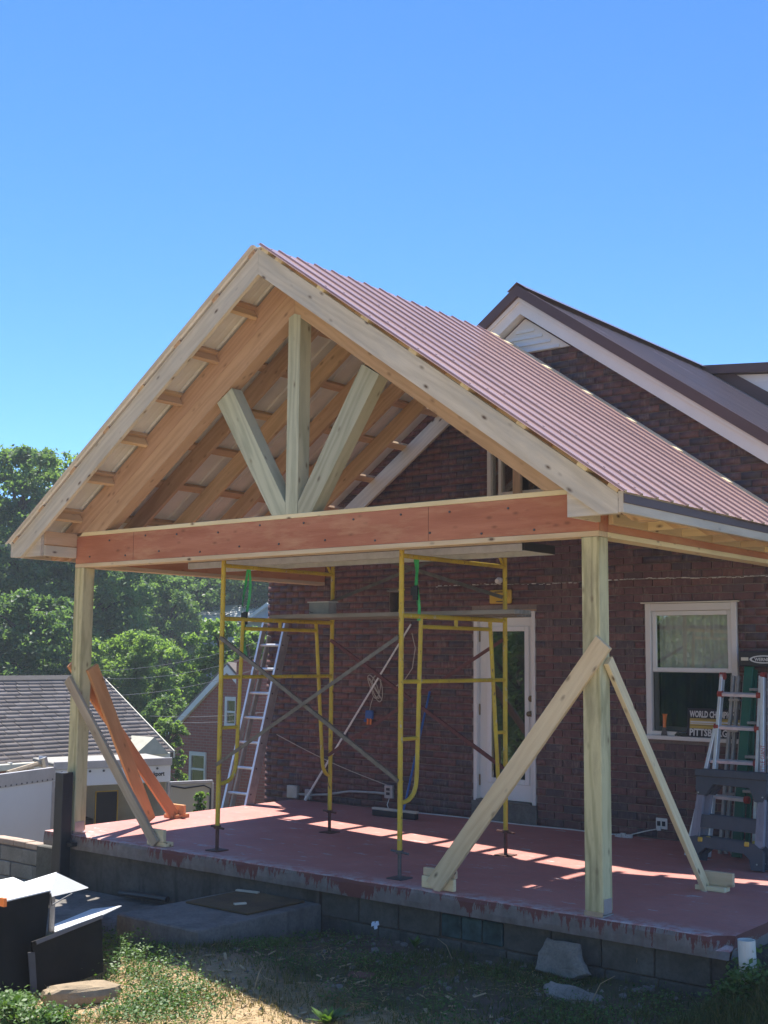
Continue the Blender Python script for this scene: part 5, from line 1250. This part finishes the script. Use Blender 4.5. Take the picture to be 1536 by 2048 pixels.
# ================================================================ TREES
def tree(label, px, depth, top_py, width_px, base_z, leafm, n, lsize, seed, group='trees beyond the houses', cat='tree', name='tree', lobes=16, bottom=.25, pos=None, shape=1.0):
    """trunk, limbs and a crown of twig-end leaf clusters filling an uneven envelope"""
    rs = np.random.default_rng(seed)
    if pos is None:
        top = at(px, top_py, depth); R_ = width_px/2/FPX*depth; x, y, zt_ = top.x, top.y, top.z
    else: x, y, zt_, R_ = pos
    H = zt_-base_z; r = thing(name, (x, y, base_z), label, cat, group)
    nc = int(26*lobes**.75); u = bottom + (1-bottom)*rs.random(nc)**.85; th = rs.uniform(0, 2*math.pi, nc)
    if shape == 1.0: prof = np.sin(np.pi*np.clip(.14+.86*(1-u)**.75, 0, 1))**.55
    else: prof = (1-u)**shape+.08
    ph = rs.uniform(0, 6.28, 4)
    env = 1 + .26*np.sin(2*th+ph[0]+4*u) + .22*np.sin(3*th+ph[1]-9*u) + .17*np.sin(5*th+ph[2]+14*u)
    rad = R_*prof*env*(.35+.65*rs.random(nc)**.45)
    cz = base_z+H*u - .10*rad + .06*H*np.sin(3*th+ph[3])*(1-u)
    C_ = np.stack([x+rad*np.cos(th), y+rad*np.sin(th), cz], 1)
    C_[:max(3, nc//40)] = np.stack([x+R_*.12*rs.normal(size=max(3, nc//40)), y+R_*.12*rs.normal(size=max(3, nc//40)), zt_-R_*.10*rs.random(max(3, nc//40))], 1)
    cs = R_*rs.uniform(.055, .13, nc); cb = rs.normal(0, .13, nc)
    N = int(n*2.7); k = rs.integers(0, nc, N); d = rs.normal(size=(N,3)); d[:,2] *= .6; d[:,2] -= .25*(d[:,0]**2+d[:,1]**2)*.3
    c = C_[k] + d*cs[k][:,None]
    nr = rs.normal(0, .8, (N,3)); nr[:,2] += .7; nr /= np.linalg.norm(nr, axis=1)[:,None]
    t = np.cross(nr, rs.normal(size=(N,3))); t /= np.linalg.norm(t, axis=1)[:,None]; b = np.cross(nr, t)
    s = lsize*.40*rs.uniform(.5, 1.4, N)[:,None]
    V = np.stack([c-t*s, c+b*s*.55+nr*s*.12, c+t*s, c-b*s*.55+nr*s*.12], 1).reshape(-1,3)
    A = np.clip(.42+cb[k]+rs.normal(0, .17, N)+.10*d[:,2], 0, 1)
    obj('crown', npmesh('crown', V, np.arange(4*N).reshape(-1,4), A), leafm, r)
    tr_ = MB(); rr = .016*H+.05
    tr_.tube([(x, y, base_z-.3), (x+.1, y, base_z+H*.25), (x-.05, y+.1, base_z+H*.5), (x, y, base_z+H*.85)], [rr*1.3, rr, rr*.7, rr*.2], 8)
    for i in range(5, nc, max(1, nc//26)):
        q_ = C_[i]; z0 = min(base_z+H*.8, max(base_z+H*.12, q_[2]-.35*abs(rad[i])-.3)); tr_.tube([(x, y, z0), ((x+q_[0])/2, (y+q_[1])/2, (z0+q_[2])/2+.1), tuple(q_)], [rr*.38, rr*.24, rr*.07], 5)
    obj('trunk', tr_, BARK, r)
    return r
tree('tall leafy tree at the left edge of the picture', 40, 46, 905, 250, -3.0, LEAF_M, 26000, .22, 11, bottom=.1, lobes=26)
tree('tall tree partly cut off by the left edge of the picture', -110, 44, 960, 260, -3.0, LEAF_M, 14000, .22, 12, bottom=.1)
tree('broad leafy tree behind the farther porch post', 175, 48, 1020, 250, -3.0, LEAF_M, 22000, .22, 13, bottom=.08, lobes=24)
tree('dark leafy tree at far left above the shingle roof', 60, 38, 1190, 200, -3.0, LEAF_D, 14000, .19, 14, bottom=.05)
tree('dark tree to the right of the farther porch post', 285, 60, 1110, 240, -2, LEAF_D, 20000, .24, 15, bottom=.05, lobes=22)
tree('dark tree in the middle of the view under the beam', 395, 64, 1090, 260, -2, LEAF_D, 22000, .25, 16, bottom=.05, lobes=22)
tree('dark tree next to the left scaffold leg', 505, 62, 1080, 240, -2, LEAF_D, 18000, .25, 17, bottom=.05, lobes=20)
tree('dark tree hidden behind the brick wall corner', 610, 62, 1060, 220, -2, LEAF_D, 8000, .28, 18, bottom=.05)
tree('mid green tree just right of the farther post under the beam', 235, 50, 1165, 130, -2.5, LEAF_M, 12000, .18, 19, bottom=.1)
tree('mid green round tree beneath the middle of the red beam', 345, 56, 1160, 130, -2, LEAF_M, 12000, .2, 20, bottom=.15)
tree('vine covered mound of pale leaves behind the brick gable', 272, 40, 1272, 165, -3.0, LEAF_L, 20000, .15, 21, name='vine_mound', cat='shrub', bottom=.02, lobes=22)
tree('pale green tree behind the left scaffold frame', 450, 38, 1245, 150, -3.0, LEAF_L, 20000, .15, 22, bottom=.05, lobes=22)
tree('pale green tree left of the ladder in front of the grey house', 505, 37, 1268, 95, -3.0, LEAF_L, 9000, .15, 23, bottom=.05)
tree('dark shaded bush below the vine mound', 330, 34, 1395, 90, -3.0, LEAF_D, 7000, .12, 24, name='bush', cat='bush', bottom=.02)
tree('mid green bush left of the brick gable roof', 385, 35, 1412, 110, -3.0, LEAF_M, 10000, .12, 25, name='bush', cat='bush', bottom=.02)
tree('bright green bush against the foot of the white gable edge', 335, 31, 1440, 70, -3.2, LEAF_L, 6000, .10, 26, name='bush', cat='bush', bottom=.02)
tree('small bright shrub at the right edge of the open trailer door', 402, 16.5, 1585, 34, -2.2, LEAF_L, 2500, .05, 27, name='bush', cat='bush', bottom=.02)
for i, px in enumerate((-60, 60, 180, 290, 400, 510, 620)):
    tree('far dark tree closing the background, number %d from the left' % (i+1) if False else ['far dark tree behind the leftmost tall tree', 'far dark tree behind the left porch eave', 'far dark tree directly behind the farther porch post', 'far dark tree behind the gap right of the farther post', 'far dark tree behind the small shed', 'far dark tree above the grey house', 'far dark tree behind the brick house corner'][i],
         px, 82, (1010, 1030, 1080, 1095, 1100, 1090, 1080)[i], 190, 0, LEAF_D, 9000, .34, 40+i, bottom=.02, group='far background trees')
# trees standing in the yard opposite, seen mirrored in the door and window panes
for i, (x, y, h, R_) in enumerate(((-13, -12, 8.5, 4.2), (-7.5, -19, 9.5, 4.5), (-19, -20, 11, 5), (-10.5, -25, 10, 5.2), (-15.5, -31, 12, 6), (-5, -28, 10, 5.5))):
    tree(['leafy yard tree mirrored in the glass door, nearest of three', 'leafy yard tree mirrored in the glass door, right of three', 'leafy yard tree mirrored in the glass door, farthest of three', 'leafy yard tree mirrored in the middle of the window', 'tall yard tree mirrored at the left of the window', 'leafy yard tree mirrored at the right of the window'][i], 0, 0, 0, 0, -.8, LEAF_M, 9000, .26, 60+i, pos=(x, y, h, R_), group='yard trees mirrored in the glass', bottom=.02)

# ================================================================ GRASS, WEEDS, DEBRIS
def visible_patch(n, rs, x0, x1, y0, y1):
    P = np.stack([rs.uniform(x0, x1, n), rs.uniform(y0, y1, n)], 1); return P
def fnoise(P, s, seed):
    return np.array([noise.noise((x*s, y*s, seed)) for x, y in P])
def blades(P, h, wdt, rs, lean=.5, attr=None):
    n = len(P); z = np.array([gz(x, y) for x, y in P])-.005; a = rs.uniform(0, 2*math.pi, n); la = rs.uniform(0, 2*math.pi, n)
    hh = h*rs.uniform(.4, 1.3, n); w = wdt*rs.uniform(.6, 1.3, n); dx, dy = np.cos(a)*w, np.sin(a)*w; ln = lean*rs.uniform(0, 1.3, n)*hh
    b = np.stack([P[:,0], P[:,1], z], 1); d = np.stack([dx, dy, 0*dx], 1); l = np.stack([np.cos(la)*ln, np.sin(la)*ln, hh], 1)
    V = np.stack([b-d, b+d, b+d*.6+l*np.array([.4,.4,.55]), b-d*.6+l*np.array([.4,.4,.55]), b+l+d*.08, b+l-d*.08], 1).reshape(-1,3)
    k = 6*np.arange(n)[:,None]; F = np.concatenate([k+np.array([[0,1,2,3]]), k+np.array([[3,2,4,5]])], 0)
    A = attr if attr is not None else np.clip(rs.normal(.4, .25, n), 0, 1)
    return V, F, np.concatenate([A, A])
def inpad(P): return (P[:,0] > -3.53) & (P[:,0] < -2.55) & (P[:,1] > -1.34)
rs = np.random.default_rng(5)
P = visible_patch(130000, rs, -5.2, 2.0, -3.2, .02); f = fnoise(P, 1.1, 1)+.5*fnoise(P, 4, 2)
right = 1/(1+np.exp(-(P[:,0]+.3)*3)); keep = rs.random(len(P)) < np.clip(.06+.8*f+.35*right+.10*(P[:,1] < -1.5), .02, .95); keep &= ~inpad(P) & ((P[:,1] < .0))
P = P[keep]; right = right[keep]; dry = np.clip(rs.normal(.35, .22, len(P)) + .55*(P[:,1] < -1.45)*(1-right)*(rs.random(len(P)) < .75), 0, 1)
V, F, A = blades(P, .055, .0035, rs, .8, dry); obj('grass', npmesh('grass', V, F, A), GRASSM, label='patchy thin lawn grass in front of the porch', cat='grass', kind='stuff')
P = visible_patch(14000, rs, .86, 2.2, -1.4, .9); V, F, A = blades(P[(P[:,0] > .93) | (P[:,1] < -.05)], .10, .004, rs, .7); obj('tall_grass', npmesh('tall_grass', V, F, A), GRASSM, label='longer green grass at the right corner of the slab', cat='grass', kind='stuff')
# straw and clippings lying flat
P = visible_patch(16000, rs, -4.8, 1.2, -3.2, -.1); f = fnoise(P, 1.4, 9); keep = rs.random(len(P)) < np.clip(.10+.5*f+.65*(P[:,1] < -1.55), .03, 1); P = P[keep & ~inpad(P)]
n = len(P); a = rs.uniform(0, 2*math.pi, n); L = rs.uniform(.015, .06, n); z = np.array([gz(x, y) for x, y in P])+rs.uniform(.002, .02, n)
c = np.stack([P[:,0], P[:,1], z], 1); d = np.stack([np.cos(a)*L, np.sin(a)*L, rs.uniform(-.008, .008, n)], 1); w = np.stack([-np.sin(a), np.cos(a), 0*a], 1)*.0022
V = np.stack([c-d-w, c-d+w, c+d+w, c+d-w], 1).reshape(-1,3); obj('straw', npmesh('straw', V, np.arange(4*n).reshape(-1,4), rs.random(n)), STRAWM, label='dry straw and clippings scattered over the yard', cat='straw', kind='stuff')
# wood chips and offcuts
mb = MB()
for k in range(160):
    x, y = rs.uniform(-3.2, .2), rs.uniform(-2.7, -.9); l, w_ = rs.uniform(.012, .05), rs.uniform(.004, .012); a = rs.uniform(0, 6.28); Mx = Matrix.Translation((x, y, gz(x, y)+.012)) @ Matrix.Rotation(a, 4, 'Z') @ Matrix.Rotation(rs.uniform(-.4, .4), 4, 'Y')
    if not (-3.55 < x < -2.5 and y > -1.36): mb.box((-l, -w_, -.002), (l, w_, .002), X=Mx)
obj('wood_chips', mb, simple('wood_chip', (.46,.34,.20), .9, var=.3), label='pale wood chips scattered over the yard', cat='wood chips', kind='stuff', fix=False)
# pebbles
mb = MB(); 
for k in range(900):
    x, y = rs.uniform(-4.8, 1.4), rs.uniform(-3.0, -.05)
    if (-3.53 < x < -2.55 and y > -1.34): continue
    s = abs(rs.normal(.008, .006))+.003; q_ = rs.uniform(.5, 1, 3)*s; zz = gz(x, y)+s*.2; a = rs.uniform(0, 6.28); ca, sa = math.cos(a)*q_[0], math.sin(a)*q_[0]
    mb.add([(x-ca, y-sa, zz), (x+sa, y-ca, zz), (x+ca, y+sa, zz), (x-sa, y+ca, zz), (x, y, zz+q_[2]), (x, y, zz-q_[2])], [(0,1,4),(1,2,4),(2,3,4),(3,0,4),(1,0,5),(2,1,5),(3,2,5),(0,3,5)])
obj('pebbles', mb, STONE, label='pebbles and grit strewn over the bare soil', cat='pebbles', kind='stuff', fix=False)
# pale chips and rubble along the foundation
mb = MB()
for k in range(130):
    x = rs.uniform(-2.5, .6); y = -.06-abs(rs.normal(0, .28)) if k % 3 else rs.uniform(-1.6, -.1); s = rs.uniform(.008, .035); zz = gz(x, y)+.004; a = rs.uniform(0, 6.28); h = s*rs.uniform(.15, .5)
    pts = [(x+s*rs.uniform(.6, 1.1)*math.cos(a+q), y+s*rs.uniform(.5, 1.0)*math.sin(a+q)) for q in (0, 1.2, 2.3, 3.5, 4.9)]; tl = rs.uniform(-.4, .4, 2)
    mb.add([(p[0], p[1], zz-.01) for p in pts]+[(p[0], p[1], zz+h+(p[0]-x)*tl[0]+(p[1]-y)*tl[1]) for p in pts], [(5,6,7,8,9)]+[(i, (i+1) % 5, 5+(i+1) % 5, 5+i) for i in range(5)])
obj('rubble', mb, m_concrete('rubble', (.27,.245,.215), (.15,.13,.11), 6, .2), label='pale chips and rubble scattered along the foundation', cat='rubble', kind='stuff', fix=False)
# low clover-like weeds
def weeds(name, centers, n, rs, label, hgt=.10, ls=.012, mat=WEEDM):
    Vs = []; As = []
    C_ = np.array(centers)[rs.integers(0, len(centers), n)]; P = C_[:,:2] + rs.normal(0, 1, (n,2))*C_[:,2:3]
    z = np.array([gz(x, y) for x, y in P]); h = hgt*rs.random(n)*C_[:,3]; c = np.stack([P[:,0], P[:,1], z+h], 1)
    nr = rs.normal(0, .5, (n,3)); nr[:,2] += 1; nr /= np.linalg.norm(nr, axis=1)[:,None]; t = np.cross(nr, rs.normal(size=(n,3))); t /= np.linalg.norm(t, axis=1)[:,None]; b = np.cross(nr, t)
    s = ls*rs.uniform(.5, 1.4, n)[:,None]; V = np.stack([c-t*s, c+b*s*.6, c+t*s, c-b*s*.6], 1).reshape(-1,3)
    return obj(name, npmesh(name, V, np.arange(4*n).reshape(-1,4), np.clip(rs.normal(.5+.3*(h/hgt-.5), .2, n), 0, 1)), mat, label=label, cat='weeds', kind='stuff')
def gp(px, py, z=-.5): p = gpt(px, py); return p.x, p.y
cl = [(*gp(230, 1915), .10, 1.5), (*gp(255, 1950), .12, 1.6), (*gp(300, 1960), .13, 1.0), (*gp(330, 1985), .14, .9), (*gp(290, 2015), .12, .8), (*gp(380, 2000), .15, .7), (*gp(350, 2040), .15, .7), (*gp(240, 2040), .12, .8)]
weeds('clover', cl, 7000, rs, 'sunlit clover and low weeds beside the black bin', .11, .011)
cl = [(*gp(5, 2040), .09, 1.3), (*gp(40, 2050), .09, 1.2), (*gp(85, 2055), .08, .9), (*gp(20, 2020), .07, .8), (*gp(110, 2056), .06, .7)]
weeds('lower_weeds', cl, 3200, rs, 'dense green weeds at the lower left corner', .12, .015)
cl = [(rs.uniform(-4.6, .8), rs.uniform(-1.6, -.15), .12, rs.uniform(.3, 1.0)) for k in range(45)]; cl = [c for c in cl if not (-3.6 < c[0] < -2.45 and c[1] > -1.4)]
weeds('ground_weeds', cl, 12000, rs, 'low dark weeds creeping over the shaded soil', .07, .010)
cl = [(1.02, -.14, .05, 1.2), (1.0, .0, .05, 1.5), (.95, -.20, .06, 1.0), (1.12, -.22, .05, 1.0)]
weeds('pipe_ivy', cl, 1500, rs, 'ivy leaves climbing round the white pipe', .16, .018)
def leafy(label, px, py, z, n, L, seed, spread=.6, h=1.0):
    q_ = gpt(px, py); r_ = random.Random(seed); x0, y0 = q_.x, q_.y; z0 = gz(x0, y0); r = thing('leafy_weed', (x0, y0, z0), label, 'plant', 'leafy weeds in the yard')
    for i in range(n):
        a = r_.uniform(0, 6.28); l = L*r_.uniform(.6, 1.1); lean = r_.uniform(.15, spread); mb = MB(); wv = Vector((-math.sin(a), math.cos(a), 0)); pts = []
        for k in range(6):
            t = k/5; pts.append(Vector((x0+math.cos(a)*l*lean*(t+.5*t*t), y0+math.sin(a)*l*lean*(t+.5*t*t), z0+l*h*(t-.35*lean*t*t))))
        for k in range(5):
            w0, w1 = [l*.16*math.sin(math.pi*min(.98, .06+.94*(q/5)))**.8 for q in (k, k+1)]
            dip = Vector((0, 0, -.25)); mb.add([pts[k]-wv*w0, pts[k]+dip*w0*.6, pts[k]+wv*w0, pts[k+1]-wv*w1, pts[k+1]+dip*w1*.6, pts[k+1]+wv*w1], [(0,1,4,3),(1,2,5,4)])
        me = mb.mesh('leaf'); a_ = me.attributes.new('rnd', 'FLOAT', 'FACE'); a_.data.foreach_set('value', [r_.uniform(.5, 1)]*len(me.polygons)); obj('leaf', me, WEEDM, r)
leafy('bright green broad leaved weed at the bottom edge, left of centre', 655, 2052, -.42, 46, .12, 1, 1.0, .9)
leafy('bright green spiky weed at the lower left corner', 25, 2045, -.58, 22, .17, 2, .55)
leafy('dark leafy weed on the edge of the concrete step', 380, 1880, -.45, 14, .13, 3, .7)
leafy('dark leafy weed growing against the block foundation', 830, 1895, -.36, 12, .10, 4, .8)
# a few dry stalks
for i, (px, py, l, lab) in enumerate(((298, 1985, .22, 'dry bent stalk at the edge of the sunlit grass'), (505, 1990, .2, 'dry stalk right of the sunlit patch'), (905, 1920, .16, 'pale dry stalk below the middle of the porch'), (1275, 1960, .2, 'thin pale stalk leaning on the foundation at right'), (1180, 2010, .22, 'pale twig lying in the grass at right'))):
    q_ = gpt(px, py); z0 = gz(q_.x, q_.y); a = i*1.7
    obj('dry_stalk', MB().tube([(q_.x, q_.y, z0), (q_.x+.3*l*math.cos(a), q_.y+.3*l*math.sin(a), z0+l*.6), (q_.x+.75*l*math.cos(a), q_.y+.6*l*math.sin(a), z0+l*.85)], [.004, .003, .0015], 5), STRAWM if False else simple('dry_stalk', (.36,.27,.15), .9), label=lab, cat='stalk', group='dry stalks in the yard')

# ================================================================ AIR
hz_m = bpy.data.materials.new('haze_air'); hz_m.use_nodes = True; nt = hz_m.node_tree; nt.nodes.clear()
ho = nt.nodes.new('ShaderNodeOutputMaterial'); hv = nt.nodes.new('ShaderNodeVolumePrincipled'); hv.inputs['Density'].default_value = .0014; hv.inputs['Color'].default_value = (.86, .93, 1.0, 1)
nt.links.new(hv.outputs[0], ho.inputs['Volume'])
obj('haze', MB().box((-160, -160, -5.0), (160, 160, 16.0)), hz_m, kind='stuff', label='faint summer haze in the air', cat='haze')
